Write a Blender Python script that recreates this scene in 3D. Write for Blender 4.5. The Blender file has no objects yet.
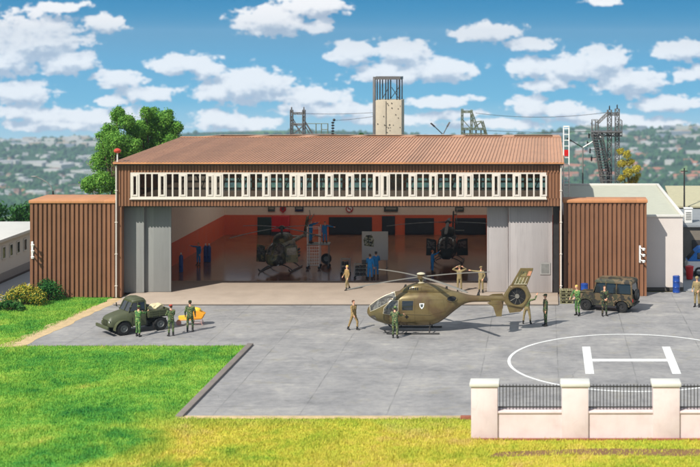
import bpy, bmesh, math, random
import numpy as np
from mathutils import Vector, Matrix, Quaternion
random.seed(7); RNG = np.random.default_rng(11)
R = math.radians; PI = math.pi
SC = bpy.context.scene; COL = SC.collection
CH = 17.5; F = 1355.0; VX = 545.0; VY = 45.0
def GD(y, z=0.0): return F*(CH-z)/(y-VY)
def PX(x, D): return (x-VX)*D/F
def PZ(y, D): return CH-(y-VY)*D/F
def s2l(c):
    out = []
    for v in c:
        v = v/255.0
        out.append(v/12.92 if v <= .04045 else ((v+.055)/1.055)**2.4)
    return out
# ------------------------------------------------------------------ materials
MATS = {}
def newmat(name):
    m = bpy.data.materials.new(name); m.use_nodes = True
    nt = m.node_tree; b = nt.nodes['Principled BSDF']
    MATS[name] = m
    return m, nt, b
def N(nt, t, **kw):
    n = nt.nodes.new(t)
    for k, v in kw.items():
        if k in n.inputs: n.inputs[k].default_value = v
        else: setattr(n, k, v)
    return n
def coords(nt, kind='Object'):
    return N(nt, 'ShaderNodeTexCoord').outputs[kind]
def noise(nt, vec, scale, detail=4, rough=.55, dist=0):
    n = N(nt, 'ShaderNodeTexNoise'); n.inputs['Scale'].default_value = scale
    n.inputs['Detail'].default_value = detail; n.inputs['Roughness'].default_value = rough
    n.inputs['Distortion'].default_value = dist
    if vec is not None: nt.links.new(vec, n.inputs['Vector'])
    return n.outputs['Fac']
def ramp(nt, fac, stops, interp='LINEAR'):
    r = N(nt, 'ShaderNodeValToRGB'); r.color_ramp.interpolation = interp
    e = r.color_ramp.elements
    while len(e) < len(stops): e.new(.5)
    for i, (p, c) in enumerate(stops):
        e[i].position = p; e[i].color = (*c[:3], 1) if not isinstance(c, (int, float)) else (c, c, c, 1)
    nt.links.new(fac, r.inputs['Fac'])
    return r.outputs['Color']
def mixc(nt, fac, a, b, mode='MIX'):
    m = N(nt, 'ShaderNodeMix', data_type='RGBA', blend_type=mode)
    for sock, v in ((m.inputs[0], fac), (m.inputs[6], a), (m.inputs[7], b)):
        if hasattr(v, 'is_linked'): nt.links.new(v, sock)
        elif isinstance(v, (int, float)): sock.default_value = v
        else: sock.default_value = (*v[:3], 1)
    return m.outputs[2]
def math_(nt, op, a, b=0.0, c=None, clamp=False):
    m = N(nt, 'ShaderNodeMath', operation=op); m.use_clamp = clamp
    for i, v in enumerate((a, b) if c is None else (a, b, c)):
        if hasattr(v, 'is_linked'): nt.links.new(v, m.inputs[i])
        else: m.inputs[i].default_value = v
    return m.outputs[0]
def bump(nt, bsdf, h, strength=.3, dist=.02):
    b = N(nt, 'ShaderNodeBump'); b.inputs['Strength'].default_value = strength
    b.inputs['Distance'].default_value = dist
    nt.links.new(h, b.inputs['Height']); nt.links.new(b.outputs['Normal'], bsdf.inputs['Normal'])
def simple(name, col, rough=.6, metal=0.0, var=.25, scale=3.0, spec=.5, fine=None):
    """paint-like surface: base colour broken by two scales of noise"""
    m, nt, b = newmat(name); c = s2l(col)
    v = coords(nt)
    n1 = noise(nt, v, scale, 5, .6); n2 = noise(nt, v, fine or scale*9, 3, .6)
    f = math_(nt, 'ADD', math_(nt, 'MULTIPLY', n1, .6), math_(nt, 'MULTIPLY', n2, .4))
    col_ = ramp(nt, f, [(.3, [x*(1-var) for x in c]), (.7, [min(1, x*(1+var)) for x in c])])
    nt.links.new(col_, b.inputs['Base Color'])
    rr = ramp(nt, n1, [(.3, max(.05, rough-.12)), (.7, min(1, rough+.12))])
    nt.links.new(rr, b.inputs['Roughness'])
    b.inputs['Metallic'].default_value = metal
    b.inputs['Specular IOR Level'].default_value = spec
    bump(nt, b, n2, .12, .01)
    return m
def camo(name, cols, scale=2.2, rough=.75, edges=(.42, .52, .62)):
    m, nt, b = newmat(name); v = coords(nt)
    n1 = noise(nt, v, scale, 3, .55, .6)
    mp = N(nt, 'ShaderNodeMapping'); mp.inputs['Location'].default_value = (9, 4, 2)
    nt.links.new(v, mp.inputs['Vector'])
    n2 = noise(nt, mp.outputs[0], scale*1.3, 3, .55, .6)
    cs = [s2l(c) for c in cols]
    a = ramp(nt, n1, [(0, cs[0]), (edges[1]-.02, cs[1])], 'CONSTANT')
    bb = ramp(nt, n2, [(0, (0, 0, 0)), (edges[1]+.03, (1, 1, 1))], 'CONSTANT')
    c = mixc(nt, bb, a, cs[2])
    n3 = noise(nt, v, scale*.8, 2, .5, .4)
    if len(cs) > 3:
        k = ramp(nt, n3, [(0, (0, 0, 0)), (edges[2]-.02, (1, 1, 1))], 'CONSTANT')
        c = mixc(nt, k, c, cs[3])
    wear = noise(nt, v, scale*12, 3)
    c = mixc(nt, .35, c, ramp(nt, wear, [(.3, (.35, .35, .35)), (.7, (1, 1, 1))]), 'MULTIPLY')
    nt.links.new(c, b.inputs['Base Color']); b.inputs['Roughness'].default_value = rough
    return m
# ------------------------------------------------------------------ mesh builder
class MB:
    def __init__(s): s.v = []; s.f = []; s.m = []; s.s = []
    def add(s, vs, fs, mi=0, sm=False, M=None):
        o = len(s.v)
        for p in vs:
            p = Vector(p)
            s.v.append(tuple(M @ p) if M is not None else tuple(p))
        for f in fs: s.f.append([o+i for i in f]); s.m.append(mi); s.s.append(sm)
        return s
    def box(s, x0, x1, y0, y1, z0, z1, mi=0, M=None, bev=0.0):
        if bev > 0:
            bm = bmesh.new(); bmesh.ops.create_cube(bm, size=1)
            for v in bm.verts:
                v.co = Vector(((x0+x1)/2+v.co.x*(x1-x0), (y0+y1)/2+v.co.y*(y1-y0), (z0+z1)/2+v.co.z*(z1-z0)))
            bmesh.ops.bevel(bm, geom=bm.edges[:], offset=bev, segments=2, affect='EDGES', profile=.5)
            s.bm(bm, mi, True, M); return s
        vs = [(x, y, z) for z in (z0, z1) for y in (y0, y1) for x in (x0, x1)]
        return s.add(vs, [(0, 2, 3, 1), (4, 5, 7, 6), (0, 1, 5, 4), (2, 6, 7, 3), (0, 4, 6, 2), (1, 3, 7, 5)], mi, False, M)
    def bm(s, bm, mi=0, sm=False, M=None):
        bm.verts.index_update()
        s.add([v.co for v in bm.verts], [[v.index for v in f.verts] for f in bm.faces], mi, sm, M); bm.free()
    def prism(s, pts, y0, y1, mi=0, M=None, inset=None):
        """pts: outline in (x,z), extruded along y; inset=(d,w) narrows the last ring for a soft edge"""
        n = len(pts); rings = []
        if inset:
            cx = sum(p[0] for p in pts)/n; cz = sum(p[1] for p in pts)/n
            def sc(k): return [(cx+(x-cx)*k, cz+(z-cz)*k) for x, z in pts]
            rings = [(sc(1-inset[0]), y0), (pts, y0+inset[1]), (pts, y1-inset[1]), (sc(1-inset[0]), y1)]
        else: rings = [(pts, y0), (pts, y1)]
        vs = []; fs = []
        for P, y in rings: vs += [(x, y, z) for x, z in P]
        for k in range(len(rings)-1):
            for i in range(n):
                j = (i+1) % n
                fs.append((k*n+i, k*n+j, (k+1)*n+j, (k+1)*n+i))
        fs.append(tuple(range(n-1, -1, -1))); fs.append(tuple((len(rings)-1)*n+i for i in range(n)))
        return s.add(vs, fs, mi, False, M)
    def tube(s, pts, r, seg=8, mi=0, M=None, cap=True):
        """tapered tube along a polyline; r is a number or a list"""
        pts = [Vector(p) for p in pts]; n = len(pts)
        rs = r if isinstance(r, (list, tuple)) else [r]*n
        vs = []; fs = []; up = None
        for i, p in enumerate(pts):
            d = (pts[min(i+1, n-1)]-pts[max(i-1, 0)])
            if d.length < 1e-9: d = Vector((0, 0, 1))
            d.normalize()
            if up is None:
                up = Vector((0, 0, 1)) if abs(d.z) < .9 else Vector((1, 0, 0))
            a = d.cross(up)
            if a.length < 1e-6: a = d.cross(Vector((1, 0, 0)))
            a.normalize(); b = d.cross(a).normalized(); up = -b if up.dot(-b) > 0 else b
            a = d.cross(up).normalized(); b = up
            for k in range(seg):
                t = 2*PI*k/seg
                vs.append(p+a*rs[i]*math.cos(t)+b*rs[i]*math.sin(t))
        for i in range(n-1):
            for k in range(seg):
                l = (k+1) % seg
                fs.append((i*seg+k, i*seg+l, (i+1)*seg+l, (i+1)*seg+k))
        if cap: fs.append(tuple(range(seg-1, -1, -1))); fs.append(tuple((n-1)*seg+k for k in range(seg)))
        return s.add(vs, fs, mi, seg > 5, M)
    def lathe(s, prof, seg=20, mi=0, M=None, sm=True, cap=True):
        """prof: (r,z) pairs, round the z axis"""
        vs = []; fs = []; n = len(prof)
        for r, z in prof:
            for k in range(seg):
                t = 2*PI*k/seg; vs.append((r*math.cos(t), r*math.sin(t), z))
        for i in range(n-1):
            for k in range(seg):
                l = (k+1) % seg
                fs.append((i*seg+k, i*seg+l, (i+1)*seg+l, (i+1)*seg+k))
        if cap: fs.append(tuple(range(seg-1, -1, -1))); fs.append(tuple((n-1)*seg+k for k in range(seg)))
        return s.add(vs, fs, mi, sm, M)
    def ball(s, c, r, mi=0, sub=2, M=None):
        bm = bmesh.new(); bmesh.ops.create_icosphere(bm, subdivisions=sub, radius=1)
        r = r if isinstance(r, (tuple, list)) else (r, r, r)
        for v in bm.verts: v.co = Vector((c[0]+v.co.x*r[0], c[1]+v.co.y*r[1], c[2]+v.co.z*r[2]))
        s.bm(bm, mi, True, M); return s
    def build(s, name, mats, parent=None, loc=None, **props):
        me = bpy.data.meshes.new(name); me.from_pydata(s.v, [], s.f)
        if not isinstance(mats, (list, tuple)): mats = [mats]
        for m in mats: me.materials.append(m if not isinstance(m, str) else MATS[m])
        me.polygons.foreach_set('material_index', s.m); me.polygons.foreach_set('use_smooth', s.s)
        if any(s.s):
            try: me.set_sharp_from_angle(angle=R(38))
            except Exception: pass
        me.update()
        o = bpy.data.objects.new(name, me); COL.objects.link(o)
        if parent is not None: o.parent = parent
        if loc: o.location = loc
        for k, v in props.items(): o[k] = v
        return o
def thing(name, label, cat, loc=(0, 0, 0), rz=0.0, group=None):
    o = bpy.data.objects.new(name, None); COL.objects.link(o)
    o.empty_display_size = .2
    o.location = loc; o.rotation_euler = (0, 0, rz); o['label'] = label; o['category'] = cat
    if group: o['group'] = group
    return o
def tag(o, label, cat, group=None):
    o['label'] = label; o['category'] = cat
    if group: o['group'] = group
    return o
def copy_tree(o, parent=None):
    c = o.copy(); COL.objects.link(c); c.parent = parent
    for ch in o.children: copy_tree(ch, c)
    return c
def rotz(a): return Matrix.Rotation(a, 4, 'Z')
def T(*p): return Matrix.Translation(Vector(p))
def fast_mesh(name, verts, faces_n, mats, parent=None, **props):
    """verts (n,3) numpy already laid out face by face, faces_n verts per face"""
    n = len(verts); nf = n//faces_n
    me = bpy.data.meshes.new(name)
    me.vertices.add(n); me.vertices.foreach_set('co', np.asarray(verts, dtype=np.float32).ravel())
    me.loops.add(n); me.loops.foreach_set('vertex_index', np.arange(n, dtype=np.int32))
    me.polygons.add(nf); me.polygons.foreach_set('loop_start', np.arange(0, n, faces_n, dtype=np.int32))
    me.polygons.foreach_set('loop_total', np.full(nf, faces_n, dtype=np.int32))
    for m in (mats if isinstance(mats, (list, tuple)) else [mats]): me.materials.append(MATS[m] if isinstance(m, str) else m)
    me.update(); me.validate()
    o = bpy.data.objects.new(name, me); COL.objects.link(o)
    if parent is not None: o.parent = parent
    for k, v in props.items(): o[k] = v
    return o
exec_order = []
# ================================================================== camera, light, sky
cam = bpy.data.cameras.new('camera'); co = bpy.data.objects.new('camera', cam); COL.objects.link(co)
co.location = (0, 0, CH); co.rotation_euler = (R(90), 0, 0)
cam.sensor_width = 36; cam.lens = 36*F/700; cam.shift_x = (350-VX)/700; cam.shift_y = -(233.5-VY)/700
cam.clip_start = 1; cam.clip_end = 20000
cam.dof.use_dof = True; cam.dof.focus_distance = 87; cam.dof.aperture_fstop = .42
SC.camera = co
LD = Vector((.72, 1, -1.22)).normalized()
sun = bpy.data.lights.new('sun', 'SUN'); sun.energy = 4.3; sun.angle = R(.6); sun.color = (1, .955, .88)
so = bpy.data.objects.new('sun', sun); COL.objects.link(so)
so.rotation_euler = LD.to_track_quat('-Z', 'Y').to_euler(); so.location = (-30, -20, 60)
SC.view_settings.view_transform = 'Standard'; SC.view_settings.look = 'None'
SC.view_settings.exposure = 0.32; SC.view_settings.gamma = 1
SC.view_settings.use_curve_mapping = False
SC.cycles.max_bounces = 6; SC.cycles.diffuse_bounces = 4; SC.cycles.glossy_bounces = 3
SC.cycles.transmission_bounces = 4; SC.cycles.volume_bounces = 0; SC.cycles.transparent_max_bounces = 6
SC.cycles.use_denoising = True
SC.cycles.caustics_reflective = False; SC.cycles.caustics_refractive = False
world = bpy.data.worlds.new('World'); SC.world = world; world.use_nodes = True
wn = world.node_tree; wn.nodes.clear()
wout = wn.nodes.new('ShaderNodeOutputWorld'); bg = wn.nodes.new('ShaderNodeBackground')
wn.links.new(bg.outputs[0], wout.inputs[0]); bg.inputs['Strength'].default_value = .13
tc = wn.nodes.new('ShaderNodeTexCoord').outputs['Generated']
sep = wn.nodes.new('ShaderNodeSeparateXYZ'); wn.links.new(tc, sep.inputs[0])
# the land falls away below eye level, so the sky's horizon sits at the valley's edge
zz = math_(wn, 'MULTIPLY_ADD', sep.outputs[2], 5.2, .42)
cmb = wn.nodes.new('ShaderNodeCombineXYZ')
wn.links.new(sep.outputs[0], cmb.inputs[0]); wn.links.new(sep.outputs[1], cmb.inputs[1]); wn.links.new(zz, cmb.inputs[2])
nrm = N(wn, 'ShaderNodeVectorMath', operation='NORMALIZE'); wn.links.new(cmb.outputs[0], nrm.inputs[0])
sky = wn.nodes.new('ShaderNodeTexSky'); sky.sky_type = 'NISHITA'; sky.sun_disc = False
sky.sun_elevation = math.asin(-LD.z); sky.sun_rotation = math.atan2(-LD.x, -LD.y)
sky.altitude = 300; sky.air_density = 1.0; sky.dust_density = .35; sky.ozone_density = 2.2
wn.links.new(nrm.outputs[0], sky.inputs[0])
# clouds: each one an ellipse of directions (a = x/y, b = z/y), broken up by noise
CL = [(35, 40, 58, 31), (8, 60, 34, 16), (66, 60, 34, 14), (107, 23, 24, 9), (62, 6, 30, 5), (272, 20, 44, 15), (312, 6, 42, 12), (320, 26, 16, 7), (182, 62, 36, 10), (208, 70, 22, 7),
      (18, 92, 40, 14), (118, 77, 28, 9), (145, 92, 34, 9), (112, 99, 16, 6), (45, 114, 40, 9), (105, 116, 50, 10), (18, 110, 30, 7),
      (248, 84, 52, 18), (312, 95, 40, 12), (218, 90, 28, 11), (222, 118, 32, 12), (255, 122, 30, 8), (350, 52, 26, 12), (400, 50, 34, 14), (438, 68, 46, 12), (395, 72, 50, 10), (330, 108, 60, 8),
      (488, 31, 40, 10), (530, 43, 28, 7), (530, 65, 25, 11), (570, 68, 36, 14), (604, 62, 30, 17), (628, 80, 42, 14), (545, 83, 30, 6), (530, 105, 24, 12), (562, 108, 34, 8),
      (440, 100, 40, 6), (450, 113, 40, 5), (605, 118, 70, 6), (680, 50, 34, 10), (690, 74, 18, 8), (668, 102, 38, 8), (600, 1, 22, 4), (640, 122, 60, 5), (60, 125, 70, 6), (390, 118, 50, 6), (490, 124, 60, 5)]
cg = bpy.data.node_groups.new('cloud_field', 'ShaderNodeTree')
cg.interface.new_socket('P', in_out='INPUT', socket_type='NodeSocketVector')
cg.interface.new_socket('D', in_out='OUTPUT', socket_type='NodeSocketFloat')
gi = cg.nodes.new('NodeGroupInput'); go = cg.nodes.new('NodeGroupOutput')
wz = N(cg, 'ShaderNodeTexNoise'); wz.inputs['Scale'].default_value = 42; wz.inputs['Detail'].default_value = 3
cg.links.new(gi.outputs[0], wz.inputs['Vector'])
wo = N(cg, 'ShaderNodeVectorMath', operation='SUBTRACT'); cg.links.new(wz.outputs['Color'], wo.inputs[0]); wo.inputs[1].default_value = (.5, .5, .5)
ws = N(cg, 'ShaderNodeVectorMath', operation='MULTIPLY_ADD'); cg.links.new(wo.outputs[0], ws.inputs[0]); ws.inputs[1].default_value = (.013, .010, 0)
cg.links.new(gi.outputs[0], ws.inputs[2])
cur = None
for (x, y, rx, ry) in CL:
    a0 = (x-VX)/F; b0 = (VY-(y+1))/F
    n1 = N(cg, 'ShaderNodeVectorMath', operation='MULTIPLY_ADD'); cg.links.new(ws.outputs[0], n1.inputs[0])
    kx, ky = F/(rx*1.0), F/(ry*1.10)
    n1.inputs[1].default_value = (kx, ky, 0); n1.inputs[2].default_value = (-a0*kx, -b0*ky, 0)
    n2 = N(cg, 'ShaderNodeVectorMath', operation='LENGTH'); cg.links.new(n1.outputs[0], n2.inputs[0])
    cur = n2.outputs['Value'] if cur is None else math_(cg, 'SMOOTH_MIN', cur, n2.outputs['Value'], .12)
nz = N(cg, 'ShaderNodeTexNoise'); nz.inputs['Scale'].default_value = 100; nz.inputs['Detail'].default_value = 7; nz.inputs['Roughness'].default_value = .62
mpn = N(cg, 'ShaderNodeVectorMath', operation='MULTIPLY'); cg.links.new(gi.outputs[0], mpn.inputs[0]); mpn.inputs[1].default_value = (1, 1.7, 1)
cg.links.new(mpn.outputs[0], nz.inputs['Vector'])
den = math_(cg, 'SUBTRACT', 1.0, cur)
den = math_(cg, 'ADD', den, math_(cg, 'MULTIPLY', math_(cg, 'SUBTRACT', nz.outputs['Fac'], .5), 1.95))
cg.links.new(den, go.inputs[0])
ysafe = math_(wn, 'MAXIMUM', sep.outputs[1], .05)
pa = math_(wn, 'DIVIDE', sep.outputs[0], ysafe); pb = math_(wn, 'DIVIDE', sep.outputs[2], ysafe)
pc = wn.nodes.new('ShaderNodeCombineXYZ'); wn.links.new(pa, pc.inputs[0]); wn.links.new(pb, pc.inputs[1])
def cloud(vec):
    g = wn.nodes.new('ShaderNodeGroup'); g.node_tree = cg; wn.links.new(vec, g.inputs[0]); return g.outputs[0]
d0 = cloud(pc.outputs[0])
off = N(wn, 'ShaderNodeVectorMath', operation='ADD'); wn.links.new(pc.outputs[0], off.inputs[0]); off.inputs[1].default_value = (-.0035, .0085, 0)
d1 = cloud(off.outputs[0])
alpha = math_(wn, 'MULTIPLY', math_(wn, 'SUBTRACT', d0, -.02), 4.6, clamp=True)
alpha = math_(wn, 'SMOOTH_MIN', alpha, .97, .2)
front = math_(wn, 'GREATER_THAN', sep.outputs[1], .06)
alpha = math_(wn, 'MULTIPLY', alpha, front, clamp=True)
lit = math_(wn, 'MULTIPLY_ADD', math_(wn, 'SUBTRACT', d0, d1), 1.15, .52, clamp=True)
ccol = ramp(wn, lit, [(0, (2.7, 3.2, 4.0)), (.3, (3.7, 4.1, 4.7)), (.6, (5.8, 5.8, 6.0)), (1, (6.7, 6.6, 6.6))])
tint = mixc(wn, 1.0, sky.outputs[0], (.8, 1.0, 1.0), 'MULTIPLY')
el = math_(wn, 'ARCSINE', sep.outputs[2])
gr = ramp(wn, math_(wn, 'MULTIPLY_ADD', el, 2.0, .13, clamp=True), [(.0, (1.5, 3.6, 4.7)), (.05, (.45, 2.8, 4.4)), (.10, (.05, 2.15, 3.9)), (.15, (.01, 1.8, 3.5)), (.2, (.0, 1.45, 3.1)), (.3, (.9, 1.9, 3.2)), (.6, (1.5, 2.3, 3.3))])
tint = mixc(wn, .96, tint, gr)
# scattered cloud over the rest of the sky
gc = noise(wn, tc, 3.5, 6, .6)
away = math_(wn, 'MAXIMUM', math_(wn, 'LESS_THAN', sep.outputs[1], .3), math_(wn, 'GREATER_THAN', sep.outputs[2], .16))
gca = math_(wn, 'MULTIPLY', math_(wn, 'MULTIPLY', math_(wn, 'SUBTRACT', gc, .46), 6, clamp=True), away)
tint = mixc(wn, gca, tint, (5.0, 5.0, 5.1))
# the low sky is seen through kilometres of air
# pale band of distant haze low down
hz = math_(wn, 'MULTIPLY', math_(wn, 'SUBTRACT', -.040, sep.outputs[2]), 34, clamp=True)
tint = mixc(wn, math_(wn, 'MULTIPLY', hz, .5), tint, (3.7, 4.5, 5.0))
wcol = mixc(wn, alpha, tint, ccol)
low = math_(wn, 'MULTIPLY', math_(wn, 'SUBTRACT', .006, sep.outputs[2]), 60, clamp=True)
wcol = mixc(wn, math_(wn, 'MULTIPLY', low, 1.0), wcol, mixc(wn, 1.0, wcol, (1.12, 1.14, 1.15), 'MULTIPLY'))
wn.links.new(wcol, bg.inputs['Color'])
world.cycles_visibility.camera = True
try: world.cycles.sampling_method = 'MANUAL'; world.cycles.sample_map_resolution = 512
except Exception: pass

# ================================================================== materials
def concrete():
    m, nt, b = newmat('apron_concrete'); v = coords(nt)
    n1 = noise(nt, v, .35, 6, .6, .3); n2 = noise(nt, v, 2.2, 5, .65); n3 = noise(nt, v, 20, 4, .7)
    mp = N(nt, 'ShaderNodeMapping'); mp.inputs['Scale'].default_value = (.25, 1.6, 1); nt.links.new(v, mp.inputs['Vector'])
    n4 = noise(nt, mp.outputs[0], 1.4, 5, .7, .8)
    f = math_(nt, 'ADD', math_(nt, 'ADD', math_(nt, 'MULTIPLY', n1, .4), math_(nt, 'MULTIPLY', n4, .14)), math_(nt, 'ADD', math_(nt, 'MULTIPLY', n2, .26), math_(nt, 'MULTIPLY', n3, .20)))
    c = ramp(nt, f, [(.34, s2l((108, 107, 106))), (.45, s2l((137, 135, 134))), (.54, s2l((155, 152, 149))), (.67, s2l((186, 180, 170)))])
    # yellowish-green algae and rust stains
    st = ramp(nt, noise(nt, v, .55, 5, .7, 1.0), [(.56, 0.0), (.72, 1.0)])
    c = mixc(nt, math_(nt, 'MULTIPLY', st, .35), c, s2l((150, 142, 112)))
    sx = N(nt, 'ShaderNodeSeparateXYZ'); nt.links.new(v, sx.inputs[0])
    # joints between the slabs
    wob = math_(nt, 'MULTIPLY', math_(nt, 'SUBTRACT', noise(nt, v, .8, 3), .5), .10)
    px = math_(nt, 'ADD', sx.outputs[0], wob)
    ph = math_(nt, 'PINGPONG', math_(nt, 'ADD', px, .72-.0+32.8-.0-1.42), 2.05)
    l1 = math_(nt, 'LESS_THAN', ph, .035)
    py = math_(nt, 'ADD', sx.outputs[1], wob)
    ph2 = math_(nt, 'PINGPONG', math_(nt, 'ADD', py, .9), 3.9)
    l2 = math_(nt, 'MULTIPLY', math_(nt, 'LESS_THAN', ph2, .03), .35)
    ln = math_(nt, 'MAXIMUM', l1, l2)
    fade = ramp(nt, noise(nt, v, .5, 4), [(.38, .04), (.62, .42)])
    c = mixc(nt, math_(nt, 'MULTIPLY', ln, fade), c, s2l((78, 78, 78)))
    # hairline cracks
    vo = N(nt, 'ShaderNodeTexVoronoi', feature='DISTANCE_TO_EDGE'); vo.inputs['Scale'].default_value = .19
    wv = N(nt, 'ShaderNodeVectorMath', operation='ADD'); nt.links.new(v, wv.inputs[0])
    nn = N(nt, 'ShaderNodeTexNoise'); nn.inputs['Scale'].default_value = .7; nn.inputs['Detail'].default_value = 5
    nt.links.new(v, nn.inputs['Vector']); nt.links.new(nn.outputs['Color'], wv.inputs[1]); nt.links.new(wv.outputs[0], vo.inputs['Vector'])
    ck = math_(nt, 'MULTIPLY', math_(nt, 'LESS_THAN', vo.outputs['Distance'], .004), ramp(nt, noise(nt, v, .13, 2), [(.55, 0.0), (.65, .35)]))
    c = mixc(nt, ck, c, s2l((90, 90, 92)))
    # oil spots and rubber marks
    oil = ramp(nt, noise(nt, v, 1.1, 4, .75, 1.5), [(.66, 0.0), (.74, .45)])
    c = mixc(nt, oil, c, s2l((84, 80, 76)))
    mpt = N(nt, 'ShaderNodeMapping'); mpt.inputs['Scale'].default_value = (.12, 3.2, 1); mpt.inputs['Rotation'].default_value = (0, 0, .12); nt.links.new(v, mpt.inputs['Vector'])
    tyre = ramp(nt, noise(nt, mpt.outputs[0], .9, 2, .5), [(.64, 0.0), (.68, .22)])
    c = mixc(nt, tyre, c, s2l((96, 94, 92)))
    nt.links.new(c, b.inputs['Base Color'])
    b.inputs['Roughness'].default_value = .8
    fine = noise(nt, v, 55, 2, .6)
    bump(nt, b, math_(nt, 'SUBTRACT', math_(nt, 'ADD', math_(nt, 'ADD', n3, n2), fine), ln), .45, .03)
concrete()
def grassmat(name, yellow):
    m, nt, b = newmat(name); v = coords(nt)
    n1 = noise(nt, v, .22, 5, .62, .5); n2 = noise(nt, v, 1.3, 4, .65); n3 = noise(nt, v, 9, 3, .6)
    f = math_(nt, 'ADD', math_(nt, 'MULTIPLY', n1, .5), math_(nt, 'ADD', math_(nt, 'MULTIPLY', n2, .28), math_(nt, 'MULTIPLY', n3, .22)))
    if yellow:
        st = [(.36, s2l((120, 160, 50))), (.45, s2l((178, 182, 56))), (.54, s2l((212, 190, 66))), (.66, s2l((216, 186, 108)))]
    else:
        st = [(.36, s2l((40, 118, 56))), (.43, s2l((84, 150, 60))), (.50, s2l((120, 170, 64))), (.58, s2l((156, 186, 76))), (.68, s2l((196, 176, 96)))]
    c = ramp(nt, f, st)
    # fades from green to straw towards the front edge of the lawn
    sx = N(nt, 'ShaderNodeSeparateXYZ'); nt.links.new(v, sx.inputs[0])
    if not yellow:
        nn = math_(nt, 'MULTIPLY', math_(nt, 'SUBTRACT', n1, .5), 22)
        e = math_(nt, 'MULTIPLY', math_(nt, 'SUBTRACT', 66.0, math_(nt, 'ADD', sx.outputs[1], math_(nt, 'MULTIPLY', nn, .5))), .25, clamp=True)
        e2 = math_(nt, 'MULTIPLY', math_(nt, 'ADD', math_(nt, 'ADD', sx.outputs[0], 21.5), nn), .14, clamp=True)
        c = mixc(nt, math_(nt, 'MULTIPLY', math_(nt, 'MULTIPLY', e, e2), .95), c, ramp(nt, f, [(.36, s2l((140, 176, 54))), (.44, s2l((182, 188, 66))), (.53, s2l((208, 196, 80))), (.64, s2l((212, 184, 112)))]))
    nt.links.new(c, b.inputs['Base Color']); b.inputs['Roughness'].default_value = .85
    b.inputs['Specular IOR Level'].default_value = .15
    return m
grassmat('lawn', False); grassmat('dry_lawn', True)
simple('sand_verge', (196, 170, 128), .95, var=.3, scale=2, fine=16)
simple('soil', (128, 96, 62), .95, var=.35, scale=1.5, fine=14)
simple('road_grey', (150, 150, 150), .9, var=.12, scale=1)
simple('slab_tan', (170, 154, 138), .8, var=.14, scale=.6, fine=14)
simple('curb', (128, 118, 110), .85, var=.2, scale=2)
m, nt, b = newmat('white_paint_road'); v = coords(nt)
wr = ramp(nt, noise(nt, v, 7, 6, .75), [(.53, 0.0), (.64, .6)])
c = mixc(nt, wr, ramp(nt, noise(nt, v, 1.2, 4), [(.3, s2l((216, 216, 212))), (.7, s2l((240, 240, 236)))]), s2l((160, 158, 154)))
nt.links.new(c, b.inputs['Base Color']); b.inputs['Roughness'].default_value = .75
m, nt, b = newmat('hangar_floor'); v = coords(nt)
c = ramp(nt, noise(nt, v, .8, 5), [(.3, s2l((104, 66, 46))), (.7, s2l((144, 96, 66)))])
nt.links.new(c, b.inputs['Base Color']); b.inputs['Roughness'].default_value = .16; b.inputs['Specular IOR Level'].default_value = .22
def siding(name, col, var=.12):
    m, nt, b = newmat(name); v = coords(nt); c = s2l(col)
    mp = N(nt, 'ShaderNodeMapping'); mp.inputs['Scale'].default_value = (1, 1, .12); nt.links.new(v, mp.inputs['Vector'])
    n1 = noise(nt, mp.outputs[0], 3.2, 5, .65); n2 = noise(nt, v, .5, 4, .6); n3 = noise(nt, v, 30, 2)
    f = math_(nt, 'ADD', math_(nt, 'MULTIPLY', n1, .45), math_(nt, 'ADD', math_(nt, 'MULTIPLY', n2, .35), math_(nt, 'MULTIPLY', n3, .2)))
    cc = ramp(nt, f, [(.3, [x*(1-var*2) for x in c]), (.5, c), (.7, [x*(1+var*1.6) for x in c])])
    # every sheet has weathered a little differently; thin drip streaks
    sx = N(nt, 'ShaderNodeSeparateXYZ'); nt.links.new(v, sx.inputs[0])
    wn_ = N(nt, 'ShaderNodeTexWhiteNoise', noise_dimensions='1D'); nt.links.new(math_(nt, 'FLOOR', math_(nt, 'MULTIPLY', sx.outputs[0], .9)), wn_.inputs['W'])
    cc = mixc(nt, 1.0, cc, ramp(nt, wn_.outputs['Value'], [(0, (.88, .88, .88)), (1, (1.07, 1.06, 1.05))]), 'MULTIPLY')
    mp2 = N(nt, 'ShaderNodeMapping'); mp2.inputs['Scale'].default_value = (6, .25, .25); nt.links.new(v, mp2.inputs['Vector'])
    stk = ramp(nt, noise(nt, mp2.outputs[0], 1.6, 4, .7), [(.55, 0.0), (.72, .45)])
    cc = mixc(nt, stk, cc, [x*.6 for x in c])
    nt.links.new(cc, b.inputs['Base Color']); b.inputs['Roughness'].default_value = .55
    b.inputs['Specular IOR Level'].default_value = .35
    bump(nt, b, n3, .1, .005)
siding('brown_siding', (136, 95, 69), .14); siding('roof_sheet', (188, 144, 114), .10); siding('roof_edge', (198, 138, 94), .1)
siding('grey_door', (138, 139, 136), .05); siding('light_grey_door', (170, 164, 162), .05)
simple('ridge_paint', (192, 136, 98), .55, var=.06)
simple('cream_frame', (216, 206, 194), .5, var=.05)
simple('cream_wall', (212, 202, 194), .75, var=.05, scale=.7, fine=10)
m, nt, b = newmat('front_wall_plaster'); v = coords(nt)
c = ramp(nt, noise(nt, v, 1.2, 6, .65), [(.3, s2l((218, 196, 192))), (.5, s2l((228, 208, 204))), (.7, s2l((232, 214, 210)))])
mp = N(nt, 'ShaderNodeMapping'); mp.inputs['Scale'].default_value = (5, 5, .4); nt.links.new(v, mp.inputs['Vector'])
c = mixc(nt, ramp(nt, noise(nt, mp.outputs[0], 1.3, 5, .7), [(.58, 0.0), (.74, .2)]), c, s2l((186, 164, 150)))
vo = N(nt, 'ShaderNodeTexVoronoi', feature='DISTANCE_TO_EDGE'); vo.inputs['Scale'].default_value = .9; nt.links.new(v, vo.inputs['Vector'])
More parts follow.
